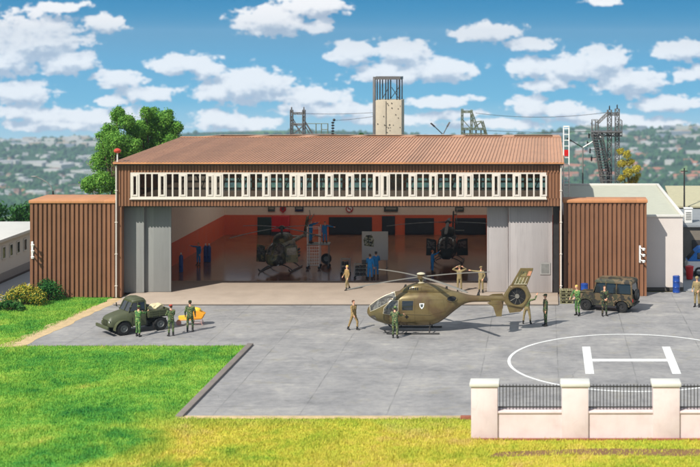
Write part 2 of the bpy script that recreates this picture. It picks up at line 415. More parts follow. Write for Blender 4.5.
ck = math_(nt, 'MULTIPLY', math_(nt, 'LESS_THAN', vo.outputs['Distance'], .006), ramp(nt, noise(nt, v, .8, 2), [(.58, 0.0), (.66, .3)]))
c = mixc(nt, ck, c, s2l((160, 140, 130)))
nt.links.new(c, b.inputs['Base Color']); b.inputs['Roughness'].default_value = .85; bump(nt, b, noise(nt, v, 18, 4), .25, .01)
simple('white_render', (214, 211, 202), .8, var=.05, scale=.8, fine=12)
simple('flat_roof_gravel', (184, 184, 166), .95, var=.10, scale=1.5, fine=20)
simple('plinth', (150, 148, 144), .85, var=.12)
simple('dark_plinth', (86, 80, 74), .85, var=.15)
simple('orange_wall', (214, 94, 54), .6, var=.1, scale=.7)
simple('upper_wall', (232, 214, 196), .8, var=.06)
simple('dark_gate', (26, 28, 32), .45, var=.3); simple('green_door', (30, 52, 46), .5, var=.2)
simple('red_cabinet', (196, 22, 20), .4, var=.1); simple('steel_dark', (62, 60, 60), .45, .5, var=.2)
simple('steel_grey', (132, 132, 128), .5, .3, var=.2); simple('galv', (112, 110, 108), .55, .4, var=.3, scale=5)
simple('white_metal', (232, 230, 224), .4, var=.06); simple('beacon_red', (190, 70, 48), .4, var=.1)
simple('green_steel', (112, 120, 98), .6, .2, var=.3, scale=4)
simple('tower_stone', (190, 178, 156), .9, var=.12, scale=2.5, fine=12)
simple('blue_drum', (30, 70, 148), .35, var=.15); simple('bright_blue', (22, 110, 190), .6, var=.15)
simple('rubber', (24, 24, 24), .8, var=.3, scale=6); simple('rim_grey', (120, 122, 120), .45, .4, var=.2)
simple('truck_green', (76, 80, 54), .5, var=.15, scale=3); simple('truck_dark', (34, 35, 26), .7, var=.2)
simple('olive_wood', (126, 122, 88), .8, var=.25, scale=5); simple('black_plastic', (20, 20, 21), .5, var=.3)
simple('blade_grey', (122, 118, 108), .5, var=.12); simple('blade_dark', (46, 44, 42), .5, var=.2)
simple('cream_cloth', (216, 200, 158), .9, var=.15, scale=5); simple('orange_paint', (240, 160, 40), .6, var=.2, scale=6)
simple('yellow_paint', (240, 196, 60), .6, var=.2, scale=8); simple('pink_metal', (200, 150, 140), .6, var=.2)
simple('skin', (226, 170, 138), .55, var=.1, scale=8); simple('blond_hair', (214, 180, 90), .8, var=.2, scale=20)
simple('brown_hair', (84, 52, 32), .8, var=.3, scale=20); simple('red_hair', (196, 110, 60), .8, var=.3, scale=20)
simple('boot_black', (28, 24, 22), .5, var=.3, scale=8); simple('eye_dark', (24, 20, 18), .3, var=.1)
simple('tan_cloth', (152, 126, 80), .85, var=.25, scale=9); simple('khaki_cloth', (140, 124, 86), .85, var=.25, scale=9)
simple('blue_cloth', (26, 128, 196), .8, var=.2, scale=7); simple('maroon_cloth', (168, 62, 46), .85, var=.15)
camo('camo_green', [(90, 112, 66), (50, 78, 46), (132, 130, 86), (50, 46, 34)], 7)
camo('camo_dark', [(62, 84, 48), (34, 48, 34), (112, 98, 66), (30, 28, 24)], 5)
camo('camo_bright', [(88, 140, 66), (52, 102, 50), (150, 162, 96), (60, 64, 42)], 6)
camo('camo_jeep', [(98, 82, 56), (62, 62, 42), (42, 39, 32), (118, 98, 72)], 1.7, .7)
camo('camo_heli', [(104, 100, 66), (66, 70, 48), (140, 128, 84), (50, 46, 38)], 1.2, .4)
# bronze-olive helicopter skin with broad darker patches
m, nt, b = newmat('heli_skin'); v = coords(nt)
n1 = noise(nt, v, .75, 3, .5, .5); n2 = noise(nt, v, 9, 4, .6)
c = ramp(nt, n1, [(.36, s2l((112, 92, 64))), (.46, s2l((124, 108, 71))), (.58, s2l((130, 114, 76))), (.68, s2l((112, 102, 68)))])
c = mixc(nt, .25, c, ramp(nt, n2, [(.3, (.55, .55, .55)), (.7, (1, 1, 1))]), 'MULTIPLY')
nt.links.new(c, b.inputs['Base Color']); b.inputs['Roughness'].default_value = .24; b.inputs['Metallic'].default_value = .35
bump(nt, b, n2, .08, .01)
m, nt, b = newmat('dark_glass'); b.inputs['Base Color'].default_value = (.02, .024, .028, 1); b.inputs['Roughness'].default_value = .06
b.inputs['Specular IOR Level'].default_value = .8
m, nt, b = newmat('cockpit_glass'); v = coords(nt)
c = ramp(nt, noise(nt, v, 1.6, 3, .6, .8), [(.42, s2l((52, 50, 46))), (.5, s2l((120, 118, 110))), (.58, s2l((70, 66, 58)))])
nt.links.new(c, b.inputs['Base Color']); b.inputs['Roughness'].default_value = .07; b.inputs['Specular IOR Level'].default_value = .9
m, nt, b = newmat('added_light_panel'); t = N(nt, 'ShaderNodeBsdfTranslucent'); t.inputs['Color'].default_value = (.62, .59, .53, 1)  # translucent sheet for the added panels that let daylight fill the hangar
nt.links.new(t.outputs[0], nt.nodes['Material Output'].inputs['Surface'])
m, nt, b = newmat('window_glass'); b.inputs['Base Color'].default_value = (.7, .75, .76, 1); b.inputs['Roughness'].default_value = .03
b.inputs['Transmission Weight'].default_value = 1; b.inputs['IOR'].default_value = 1.1
simple('sign_dark', (70, 78, 74), .5); simple('sign_red', (170, 20, 26), .5); simple('sign_blue', (26, 32, 70), .5)
simple('sign_white', (238, 238, 234), .5, var=.03); simple('sign_grey', (140, 136, 124), .5)
simple('brick_red', (150, 88, 66), .9, var=.3, scale=4)
simple('shed_roof', (134, 138, 140), .85, var=.12, scale=1.2); simple('shed_wall', (120, 112, 100), .85, var=.2)
simple('light_khaki', (196, 186, 158), .4, var=.1); simple('faded_orange', (196, 138, 104), .6)
simple('bark', (88, 70, 50), .9, var=.3, scale=5)
def leafmat(name, cols, trans=.25):
    m, nt, b = newmat(name)
    g = N(nt, 'ShaderNodeNewGeometry'); v = coords(nt)
    f = math_(nt, 'ADD', math_(nt, 'MULTIPLY', g.outputs['Random Per Island'], .5), math_(nt, 'MULTIPLY', noise(nt, v, .9, 3), .5))
    n = len(cols)
    c = ramp(nt, f, [(.2+.6*i/(n-1), s2l(cc)) for i, cc in enumerate(cols)])
    nt.links.new(c, b.inputs['Base Color']); b.inputs['Roughness'].default_value = .7; b.inputs['Specular IOR Level'].default_value = .25
    t = N(nt, 'ShaderNodeBsdfTranslucent'); nt.links.new(c, t.inputs['Color'])
    mx = N(nt, 'ShaderNodeMixShader'); mx.inputs[0].default_value = trans
    nt.links.new(b.outputs[0], mx.inputs[1]); nt.links.new(t.outputs[0], mx.inputs[2])
    nt.links.new(mx.outputs[0], nt.nodes['Material Output'].inputs['Surface'])
leafmat('leaf_green', [(62, 112, 38), (104, 158, 56), (146, 190, 80)])
leafmat('leaf_dark', [(26, 74, 30), (44, 104, 42), (80, 132, 52)])
leafmat('leaf_yellow', [(146, 140, 40), (186, 172, 60), (208, 192, 84)])
leafmat('leaf_hedge', [(34, 78, 32), (56, 108, 46), (78, 124, 56)])
leafmat('far_leaf', [(26, 58, 30), (44, 82, 42), (66, 100, 50)], 0)
# ================================================================== ground and setting
def sheet(name, poly, z, mat, thick=0.0, **kw):
    mb = MB(); n = len(poly)
    if thick:
        mb.add([(x, y, z) for x, y in poly]+[(x, y, z-thick) for x, y in poly],
               [tuple(range(n)), tuple(range(2*n-1, n-1, -1))]+[(i, i+n, (i+1) % n+n, (i+1) % n) for i in range(n)])
    else: mb.add([(x, y, z) for x, y in poly], [tuple(range(n))])
    return mb.build(name, mat, None, **(kw or {'kind': 'structure'}))
# --- terrain: the hilltop site, then the slope and the valley
def hgt(x, y):
    r = y
    side = max(0.0, abs(x+15)-260)
    t = max(0.0, r-131.0)
    h = 0.0
    if t > 0: h = -205*(1-math.exp(-(t/330.0)**1.35))
    h2 = -side*.25
    v = min(h, max(h2, -205))
    v = v if t > 0 or side > 0 else 0.0
    d = math.hypot(x, y)
    if d > 1000: v += 16*math.sin(x*.004+1)*math.sin(y*.0031)*min(1, (d-1000)/600)
    if y > 2700: v += 30*min(1, max(0, (x/y*F+VX-470)/110))*min(1, (y-2700)/500)
    if y > 3350: v += -((y-3350)*.12)
    return v-.06
xs = sorted(set([-2400, -2000, -1700, -1400, -1200, -1000, -850, -700, -550, -450, -380, -330, -300, -275]+list(range(-250, 251, 25))+[275, 300, 330, 380, 450, 550, 700, 850, 1000, 1200, 1500, 1900, 2300]))
ys = sorted(set([-200, -100, 0, 60, 100, 125, 131, 134, 138, 143, 150, 160, 175, 190, 210, 235, 260, 290, 320, 360, 400, 450, 500, 560, 620, 700, 800, 900]+list(range(1000, 3500, 100))+[3550, 3700, 3900]))
mb = MB(); vs = [(x, y, hgt(x, y)) for y in ys for x in xs]; nx = len(xs)
fs = [(j*nx+i, j*nx+i+1, (j+1)*nx+i+1, (j+1)*nx+i) for j in range(len(ys)-1) for i in range(nx-1)]
mb.add(vs, fs, 0, True)
m, nt, b = newmat('terrain'); v = coords(nt)
mp = N(nt, 'ShaderNodeMapping'); mp.inputs['Scale'].default_value = (1, .45, 1); nt.links.new(v, mp.inputs['Vector'])
vo = N(nt, 'ShaderNodeTexVoronoi'); vo.inputs['Scale'].default_value = .006; vo.inputs['Randomness'].default_value = 1; nt.links.new(mp.outputs[0], vo.inputs['Vector'])
sc_ = N(nt, 'ShaderNodeSeparateColor'); nt.links.new(vo.outputs['Color'], sc_.inputs[0])
c = ramp(nt, sc_.outputs[0], [(.0, s2l((52, 84, 46))), (.3, s2l((84, 118, 58))), (.5, s2l((126, 152, 84))), (.72, s2l((70, 100, 56))), (.9, s2l((164, 160, 118)))], 'CONSTANT')
wd = ramp(nt, noise(nt, v, .009, 6, .65, .5), [(.47, 0.0), (.52, 1.0)])
c = mixc(nt, wd, c, ramp(nt, noise(nt, v, .06, 4), [(.35, s2l((28, 58, 32))), (.65, s2l((52, 84, 44)))]))
tn = ramp(nt, noise(nt, v, .05, 6, .75), [(.6, 0.0), (.66, 1.0)])
tz = ramp(nt, noise(nt, v, .003, 3), [(.47, 0.0), (.56, .8)])
c = mixc(nt, math_(nt, 'MULTIPLY', tn, tz), c, s2l((176, 166, 156)))
sx = N(nt, 'ShaderNodeSeparateXYZ'); nt.links.new(v, sx.inputs[0])
near = math_(nt, 'LESS_THAN', sx.outputs[1], 132)
c = mixc(nt, near, c, ramp(nt, noise(nt, v, .7, 5, .7), [(.35, s2l((104, 92, 62))), (.5, s2l((120, 122, 66))), (.65, s2l((150, 140, 104)))]))
nt.links.new(c, b.inputs['Base Color']); b.inputs['Roughness'].default_value = .95; b.inputs['Specular IOR Level'].default_value = .1
mb.build('ground', 'terrain', None, kind='structure')
# --- site sheets
apron = [(-30.6, 79.0), (-29.3, 91.6), (-29.3, 96), (9.0, 96), (22, 96.4), (22, 61.2), (-3.3, 61.2), (-3.3, 63.9), (-17.0, 63.9), (-17.0, 79.0)]
sheet('apron', apron, 0.0, 'apron_concrete', .05)
sheet('access_road', [(9.2, 96.4), (9.2, 131), (40, 131), (40, 40), (22, 40), (22, 96.4)], -.004, 'road_grey', .05)
sheet('service_road', [(-46, 88.5), (-36.9, 93.3), (-36.0, 94.3), (-36.0, 126), (-39.9, 126), (-39.9, 94.5), (-46, 94.5)], 0.0, 'road_grey', .05)
# wobbling sandy strip along the apron's left side
v1 = []; v2 = []
for i in range(26):
    t = i/25; y = 78.6+t*(93.6-78.6); x = -30.55+t*1.3
    v1.append((x+.25+random.uniform(-.12, .12), y)); v2.append((x-1.1+.45*t+random.uniform(-.25, .25), y))
sheet('sand_verge', v1+v2[::-1], .008, 'sand_verge', .05)
sheet('sand_path', [(-42, 88.8), (-37.2, 88.5), (-35.5, 91), (-36.1, 94.2), (-37, 93.2), (-46, 88.3)], .006, 'sand_verge', .05)
lawnL = [(-60, 40), (-21, 40), (-17.35, 62.9), (-17.35, 78.75), (-31.1, 78.75), (-29.95, 93.9), (-36, 93.9), (-38, 88.5), (-60, 84)]
sheet('lawn_soil', lawnL, -.012, 'lawn', .05)
frontL = [(-21, 40), (22, 40), (22, 60.1), (-3.35, 60.1), (-3.35, 63.5), (-17.35, 63.5), (-17.35, 62.9)]
sheet('front_lawn_soil', frontL, -.016, 'lawn', .05)
sheet('dirt_strip', [(-2.5, 57.5), (1, 57.9), (6, 57.7), (22, 57.9), (22, 58.9), (8, 58.7), (2, 58.8), (-2, 58.3)], .0, 'soil', .03)
def inside(px, py, poly):
    c = np.zeros(px.shape, bool); n = len(poly); j = n-1
    for i in range(n):
        xi, yi = poly[i]; xj, yj = poly[j]
        c ^= ((yi > py) != (yj > py)) & (px < (xj-xi)*(py-yi)/((yj-yi) or 1e-9)+xi); j = i
    return c
dirtP = [(-2.5, 57.5), (1, 57.9), (6, 57.6), (22, 57.9), (22, 58.8), (8, 58.6), (2, 58.9), (-2, 58.3)]
def grass(name, poly, n, hmin, hmax, w, mat, label):
    P = np.array(poly); x = RNG.uniform(max(P[:, 0].min(), -48), min(P[:, 0].max(), 20), n); y = RNG.uniform(max(P[:, 1].min(), 52), P[:, 1].max(), n)
    xj = x+RNG.normal(0, .09, n); yj = y+RNG.normal(0, .12, n)
    k = inside(xj, yj, poly) & ((x/y*F+VX) > -260) & ((x/y*F+VX) < 900); x = x[k]; y = y[k]; n = len(x)
    # bare trampled strip before the wall
    k2 = inside(x, y+RNG.normal(0, .12, len(x)), dirtP) & (RNG.random(len(x)) < .85); x = x[~k2]; y = y[~k2]; n = len(x)
    # clumps: taller where a smooth field is high
    fld = np.sin(x*1.1+np.sin(y*.9)*2)*np.sin(y*1.3+np.sin(x*.7)*2)
    h = RNG.uniform(hmin, hmax, n)*(1+.35*fld); a = RNG.uniform(0, 2*PI, n); ln = RNG.uniform(-.5, .5, (n, 2))
    dx = np.cos(a)*w*.5; dy = np.sin(a)*w*.5
    A = np.stack([x-dx, y-dy, np.full(n, -.02)], 1); B = np.stack([x+dx, y+dy, np.full(n, -.02)], 1)
    hx = h; Cc = np.stack([x+ln[:, 0]*h, y+ln[:, 1]*h, h], 1)
    V = np.stack([A, B, Cc], 1).reshape(-1, 3)
    o = fast_mesh(name, V, 3, mat); o['kind'] = 'stuff'; tag(o, label, 'grass'); return o
grass('lawn_grass', lawnL, 410000, .05, .125, .042, 'lawn', 'bright green short grass of the left lawn')
grass('front_grass', frontL, 230000, .05, .14, .045, 'lawn', 'yellowish short grass along the front edge before the wall')
v1 = [(x+random.uniform(-.5, .5), y) for x, y in []]
# --- curb, slab, helipad paint
mb = MB(); mb.box(-17.35, -17.0, 63.6, 79.0, -.05, .12, bev=.02); mb.build('lawn_kerb', 'curb', None, kind='structure')
mb = MB(); mb.box(-17.3, -3.3, 63.42, 63.88, -.05, .035, bev=.01); mb.build('apron_edge', 'sand_verge', None, kind='structure')
D0 = 91.1
mb = MB(); mb.box(-29.0, .9, D0, 99.9, -.02, .12, bev=.015); mb.build('threshold_slab', 'slab_tan', None, kind='structure')
mb = MB(); mb.box(-29.0, .88, D0-.06, D0-.003, 0.002, .055); mb.build('slab_joint', 'dark_plinth', None, kind='structure')
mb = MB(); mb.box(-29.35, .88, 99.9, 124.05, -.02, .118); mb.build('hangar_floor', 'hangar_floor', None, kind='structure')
mb = MB(); cx, cy, r = 4.77, 75.2, 6.77; n = 96
vs = []; fs = []
for i in range(n):
    t = 2*PI*i/n
    for rr in (r-.085, r+.085): vs.append((cx+rr*math.cos(t), cy+rr*math.sin(t), .005))
for i in range(n): j = (i+1) % n; fs.append((2*i, 2*i+1, 2*j+1, 2*j))
mb.add(vs, fs)
mb.box(2.15, 2.62, 72.1, 78.6, .003, .006); mb.box(6.78, 7.25, 72.1, 78.6, .003, .006); mb.box(2.625, 6.775, 74.95, 75.55, .003, .006)
mb.build('helipad_marking', 'white_paint_road', None, kind='structure')
# --- haze
hb = MB(); hb.box(-2500, 2400, -220, 3920, -320, 62)
m = bpy.data.materials.new('haze'); m.use_nodes = True; nt = m.node_tree; nt.nodes.clear()
o_ = nt.nodes.new('ShaderNodeOutputMaterial'); pv = nt.nodes.new('ShaderNodeVolumePrincipled')
pv.inputs['Color'].default_value = (.62, .82, 1, 1); pv.inputs['Density'].default_value = .00015; pv.inputs['Anisotropy'].default_value = .1
nt.links.new(pv.outputs[0], o_.inputs['Volume']); MATS['haze'] = m
hz_o = hb.build('haze', 'haze', None, kind='stuff'); tag(hz_o, 'thin blue air haze over the valley', 'haze')
# ================================================================== corrugated sheet helper
def corr_x(mb, x0, x1, z0, z1, y, period, depth, mi=0, rib=.55):
    """vertical ribs on a wall facing -y"""
    x = x0; prof = []
    while x < x1-1e-6:
        a = x; b_ = min(x+period*rib, x1); c_ = min(x+period, x1)
        prof += [(a, y-depth), (b_, y-depth), (b_+.012, y), (c_-.012, y)]; x += period
    vs = [(px, py, z) for z in (z0, z1) for px, py in prof]; n = len(prof)
    mb.add(vs, [(i, i+1, n+i+1, n+i) for i in range(n-1)], mi)
    mb.box(x0, x1, y+.002, y+.12, z0, z1, mi)
# ================================================================== hangar
hg = thing('hangar', 'large brown clad hangar with ribbed roof, window strip and open front', 'hangar', (-14.2, 94, 0))
OFF = T(14.2, -94, 0)
def hpart(mb, name, mats, parent=None, **kw):
    mb.v = [tuple(OFF @ Vector(p)) for p in mb.v]; return mb.build(name, mats, parent if parent is not None else hg, **kw)
XL, XR = -29.7, 1.18; YF, YB = 94.0, 124.3; YR = 110.9; ZE, ZR = 9.3, 9.9
mb = MB(); z0w, z1w = 6.86, 8.66; xw0 = PX(130.9, 94); xw1 = PX(546.3, 94)
corr_x(mb, XL+.12, XR-.12, 6.33, z0w, YF, .222, .07)
corr_x(mb, XL+.12, XR-.12, z1w, ZE-.02, YF, .222, .07)
corr_x(mb, XL+.12, xw0, z0w, z1w, YF, .222, .07); corr_x(mb, xw1, XR-.12, z0w, z1w, YF, .222, .07)
hpart(mb, 'fascia', 'brown_siding')
mb = MB(); mb.box(XL, XL+.12, YF-.1, YF+.25, 0, ZE-.02, bev=.02); hpart(mb, 'corner_post', 'brown_siding')
mb = MB(); mb.box(XL+.12, XL+.32, YF+.0, YF+.4, 0, 6.33); hpart(mb, 'door_jamb', 'brown_siding')
mb = MB(); mb.box(XR-.12, XR, YF-.1, YF+.25, 0, ZE-.02, bev=.02); hpart(mb, 'corner_post', 'brown_siding')
# side and back walls (with a gable step), back wall holds a window band
def prism_x(mb, pts, x0, x1, mi=0):   # outline (y,z) extruded along x
    n = len(pts); vs = [(x, y, z) for x in (x0, x1) for y, z in pts]
    mb.add(vs, [(i, (i+1) % n, n+(i+1) % n, n+i) for i in range(n)]+[tuple(range(n-1, -1, -1)), tuple(range(n, 2*n))], mi)
mb = MB(); gp = [(YF+.26, -.02), (YB, -.02), (YB, ZE-.08), (YR, ZR-.08), (YF+.26, ZE-.1)]
prism_x(mb, gp, XL+.02, XL+.18); hpart(mb, 'side_wall', 'brown_siding')
mb = MB(); prism_x(mb, gp, XR-.18, XR-.02); hpart(mb, 'side_wall', 'brown_siding')
mb = MB(); mb.box(XL+.18, XR-.18, YB-.12, YB, 0, 4.2); mb.box(XL+.18, XR-.18, YB-.12, YB, 5.3, ZE-.12)
for k in range(12):
    x = XL+.18+k*(XR-XL-.36)/11-.15; mb.box(max(x, XL+.18), min(x+.3, XR-.18), YB-.12, YB, 4.2, 5.3)
hpart(mb, 'back_wall', 'brown_siding')
# inner lining: orange dado, pale band above
mb = MB(); zo = 1.95
mb.box(XL+.2, XL+.4, 95.6, YB-.3, .12, zo); mb.box(XL+.4, XR-.4, YB-.3, YB-.15, .12, zo); mb.box(XR-.4, XR-.2, 95.6, YB-.3, .12, zo)
hpart(mb, 'dado', 'orange_wall')
mb = MB()
mb.box(XL+.2, XL+.4, 95.6, YB-.3, zo, 6.6); mb.box(XL+.4, XR-.4, YB-.3, YB-.15, zo, 4.15); mb.box(XR-.4, XR-.2, 95.6, YB-.3, zo, 6.6)
hpart(mb, 'inner_wall', 'upper_wall')
def backdoor(name, x0, x1, y0, mat, lab=None, D=123.98, proud=.06):
    mb = MB(); a, b_ = PX(x0, D), PX(x1, D); zt = PZ(y0, D)
    mb.box(a, b_, D-proud, D, .13, zt, bev=.01)
    mb.box(a+.12, (a+b_)/2-.03, D-proud-.02, D-proud-.001, .3, zt-.12); mb.box((a+b_)/2+.03, b_-.12, D-proud-.02, D-proud-.001, .3, zt-.12)
    o = hpart(mb, name, mat)
    if lab: o['label'] = lab
    return o
backdoor('inner_door', 257.5, 271.5, 217, 'green_door', 'dark green back door')
backdoor('gate_or_shade_panel', 329, 372, 217, 'dark_gate', 'wide black rear gate')
backdoor('inner_door', 382, 395, 216, 'dark_gate', 'black back door')
backdoor('gate_or_shade_panel', 405, 434, 218, 'dark_gate'); backdoor('gate_or_shade_panel', 455, 486, 218, 'dark_gate')  # two dark panels added to stand in for shade on the wall's right end
# dark doors on the left inner wall
for (d0, d1) in ((100.2, 103.4), (104.6, 106.2)):
    mb = MB(); mb.box(XL+.4, XL+.46, d0, d1, .13, 1.75, bev=.01); hpart(mb, 'inner_door', 'dark_gate')
# roof: ribbed sheets, front slope and back slope
mb = MB(); per = .245; x = XL-.12; prof = []
while x < XR+.14: prof += [(x, .06), (x+.085, .06), (x+.11, 0), (x+per-.025, 0)]; x += per
prof = [(min(px, XR+.14), pz) for px, pz in prof]; n = len(prof)
rows = [(YF-.42, ZE+.06), (YR, ZR), (YR+1.2, ZR-(ZR-ZE+.05)*1.2/13.7)]
vs = [(px, y, z+pz) for y, z in rows for px, pz in prof]
mb.add(vs, [(r*n+i, r*n+i+1, (r+1)*n+i+1, (r+1)*n+i) for r in range(2) for i in range(n-1)])
vs2 = [(px, y, z-.06) for y, z in rows for px in (XL-.12, XR+.14)]
mb.add(vs2, [(0, 2, 3, 1), (2, 4, 5, 3)])
def zr_(y): return ZR-(ZR-ZE+.05)*(y-YR)/(YB+.3-YR)
def slope_box(mb, x0, x1, y0, y1, th=.06):
    mb.add([(x, y, zr_(y)+dz) for dz in (-th, 0) for y in (y0, y1) for x in (x0, x1)], [(0, 2, 3, 1), (4, 5, 7, 6), (0, 1, 5, 4), (2, 6, 7, 3), (0, 4, 6, 2), (1, 3, 7, 5)])
ys0, ys1 = YR+1.2, YB-1.0; nsk = 7; wsk = (XR-XL)/nsk
slope_box(mb, XL-.12, XR+.14, ys1, YB+.3)
for k in range(nsk+1): xa_ = XL+k*wsk; slope_box(mb, max(XL-.12, xa_-.5), min(XR+.14, xa_+.5), ys0, ys1)
hpart(mb, 'roof', 'roof_sheet')
for k in range(nsk): mb = MB(); mb.add([(XL+k*wsk+.5, ys0, zr_(ys0)-.03), (XL+(k+1)*wsk-.5, ys0, zr_(ys0)-.03), (XL+(k+1)*wsk-.5, ys1, zr_(ys1)-.03), (XL+k*wsk+.5, ys1, zr_(ys1)-.03)], [(0, 1, 2, 3)]); hpart(mb, 'added_light_panel', 'added_light_panel')  # unseen panels added in the rear slope to brighten the interior
mb = MB(); mb.box(XL-.14, XR+.16, YF-.47, YF-.425, ZE-.02, ZE+.085, bev=.01)
for k in range(int((XR-XL)/per)+1): mb.box(XL-.12+k*per, XL-.12+k*per+.085, YF-.475, YF-.42, ZE+.075, ZE+.125)
hpart(mb, 'eave_trim', 'roof_edge')
mb = MB(); mb.box(XL-.12, XR+.14, YR-.14, YR+.14, ZR+.062, ZR+.11, bev=.01); hpart(mb, 'ridge_cap', 'ridge_paint')
mb = MB(); mb.box(XL-.1, XR+.1, YF-.3, YF-.102, ZE-.12, ZE-.03); hpart(mb, 'soffit', 'steel_dark')
# rain pipes
for xp, ztop in ((PX(116.6, 93.9), 9.3), (PX(561, 93.9), 9.3)):
    mb = MB(); mb.tube([(xp, YF-.02-.16, 0.02), (xp, YF-.18, ztop)], .055, 8)
    for zz_ in (.8, 3, 5.2, 7.4): mb.box(xp-.085, xp+.085, YF-.26, YF-.1, zz_, zz_+.05)
    hpart(mb, 'downpipe', 'cream_frame')
# trusses
for yt in (97.5, 102.5, 107.5, 112.5, 117.5, 121.8):
    mb = MB(); zt = ZE+.35-.12 if yt < 120 else ZE-.2; zb = 7.1
    mb.box(XL+.42, XR-.42, yt-.07, yt+.07, zb, zb+.14); mb.box(XL+.42, XR-.42, yt-.07, yt+.07, zt-.3, zt-.16)
    k = 0; x = XL+.5
    while x < XR-1.6:
        mb.tube([(x, yt, zb+.1), (x+.75, yt, zt-.22)], .04, 5); mb.tube([(x+.75, yt, zt-.22), (x+1.5, yt, zb+.1)], .04, 5); x += 1.5
    hpart(mb, 'roof_truss', 'steel_grey')
# window strip: five modules N WWW N? as in the photograph
zs = .014867
for k in range(5):
    X0 = xw0+k*5.783+(0 if k == 0 else .05); X1 = xw0+(k+1)*5.783+.05 if k < 4 else xw1
    ox = xw0+k*5.783
    holes = []
    for a, b_, kind in ((14, 27, 'n'), (43, 67, 'w'), (73, 97, 'w'), (104, 129, 'w'), (142, 155, 'n'), (169, 193, 'w'), (200, 225, 'w'), (238, 251, 'n'), (265, 289, 'w'), (296, 321, 'w'), (328, 352, 'w'), (365, 378, 'n')):
        xa, xb = ox+a*zs, ox+b_*zs
        holes.append((xa, xb, 6.99, 8.56) if kind == 'w' else (xa, xb, 7.13, 8.40))
    mb = MB(); yf = YF-.12; yb = YF+.05; x = X0
    for (xa, xb, za, zb_) in holes:
        mb.box(x, xa, yf, yb, z0w, z1w); mb.box(xa, xb, yf, yb, z0w, za); mb.box(xa, xb, yf, yb, zb_, z1w); x = xb
    mb.box(x, X1, yf, yb, z0w, z1w)
    # projecting narrow-casement surrounds
    for (xa, xb, za, zb_) in holes:
        if za > 7.05:
            mb.box(xa-.11, xa-.004, yf-.035, yf-.001, za-.1, zb_+.1); mb.box(xb+.004, xb+.11, yf-.035, yf-.001, za-.1, zb_+.1)
            mb.box(xa-.004, xb+.004, yf-.035, yf-.001, zb_+.004, zb_+.1); mb.box(xa-.004, xb+.004, yf-.035, yf-.001, za-.1, za-.004)
    fr = hpart(mb, 'window', 'cream_frame')
    mb = MB()
    for (xa, xb, za, zb_) in holes: mb.box(xa+.003, xb-.003, yf+.09, yf+.1, za+.003, zb_-.003)
    hpart(mb, 'pane', 'window_glass', fr)
mb = MB(); mb.box(xw0-.04, xw1+.04, YF-.2, YF-.125, z0w-.06, z0w+.0); hpart(mb, 'window_sill', 'cream_frame')
# sliding doors
def door(x0, x1, D, mat, lab=None):
    mb = MB(); a, b_ = PX(x0, D), PX(x1, D)
    mb.box(a, b_, D, D+.1, .14, 6.5, bev=.012)
    for xx in (a+.02, b_-.1): mb.box(xx, xx+.08, D-.02, D-.001, .2, 6.4)
    o = hpart(mb, 'sliding_door', mat)
    return o
door(122.5, 144.2, 95.0, 'grey_door'); door(144.4, 171.2, 95.3, 'grey_door')
door(487, 508.3, 95.3, 'light_grey_door'); dr = door(508.5, 552.5, 95.0, 'light_grey_door')
mb = MB(); D = 94.97; a, b_ = PX(535, D), PX(551, D)
mb = MB()
mb = MB(); a, b_ = PX(540, D), PX(550.3, D); zt, zb = PZ(262.5, D), PZ(274.5, D)
mb.box(a, b_, D-.025, D+.0, zb, zt); wf = hpart(mb, 'hatch', 'plinth', dr)
mb = MB(); mb.box(a+.1, b_-.1, D-.035, D-.026, zb+.1, zt-.1); hpart(mb, 'hatch_pane', 'steel_grey', dr)
mb = MB(); mb.box(PX(553, 95.1), XR-.2, 95.1, 95.3, .14, 6.5); hpart(mb, 'door_post', 'steel_dark')
mb = MB(); mb.box(XL+.35, XR-.35, 94.45, 94.9, 6.2, 6.36); hpart(mb, 'door_track', 'steel_dark')
# ---- wall signs inside (each its own thing hung on the back wall)
Dw = 123.95
def sign(x0, x1, y0, y1, mat, label, shape='box'):
    t = thing('wall_sign', label, 'sign', (PX((x0+x1)/2, Dw), Dw, PZ((y0+y1)/2, Dw)), 0, None)
    w = (PX(x1, Dw)-PX(x0, Dw))/2; h = (PZ(y0, Dw)-PZ(y1, Dw))/2
    mb = MB()
    if shape == 'box':
        mb.box(-w, w, -.05, .0, -h, h, bev=.01); mb.build('board', mat, t)
        mb = MB(); mb.box(-w*.75, w*.75, -.056, -.051, -h*.15, h*.6); mb.build('symbol', 'sign_grey', t)
    elif shape == 'shield':
        mb.prism([(-w, h), (w, h), (w, -h*.2), (0, -h), (-w, -h*.2)], -.05, 0); mb.build('board', mat, t)
        mb = MB(); mb.prism([(-w*.5, h*.6), (w*.5, h*.6), (0, -h*.5)], -.056, -.051); mb.build('symbol', 'sign_dark', t)
    else:
        M = Matrix.Rotation(R(90), 4, 'X')
        mb.lathe([(.001, .02), (h*.98, .02), (h*.98, .045), (.001, .045)], 24, 0, M); mb.build('board', 'sign_white', t)
        mb = MB(); n = 32; vs = []; fs = []
        for i in range(n):
            a = 2*PI*i/n
            for rr in (h*.72, h): vs.append((rr*math.cos(a), -.052, rr*math.sin(a)))
        for i in range(n): j = (i+1) % n; fs.append((2*i, 2*j, 2*j+1, 2*i+1))
        mb.add(vs, fs); mb.box(-h*.85, h*.85, -.056, -.053, -h*.12, h*.12, M=Matrix.Rotation(R(45), 4, 'Y')); mb.build('prohibition_ring', 'sign_red', t)
        mb = MB(); mb.box(-h*.5, h*.45, -.0515, -.0465, -h*.1, h*.08); mb.build('symbol', 'eye_dark', t)
sign(268, 275, 206, 211.5, 'sign_dark', 'dark grey notice on the pale wall above the green door')
sign(280, 286, 206.5, 213, 'sign_red', 'red shield-shaped sign above the red cabinet', 'shield')
sign(295, 303.5, 206, 211.5, 'sign_blue', 'dark blue notice right of the red shield sign')
sign(345, 354, 205, 212.5, 'sign_white', 'round red and white prohibition sign above the black gate', 'round')
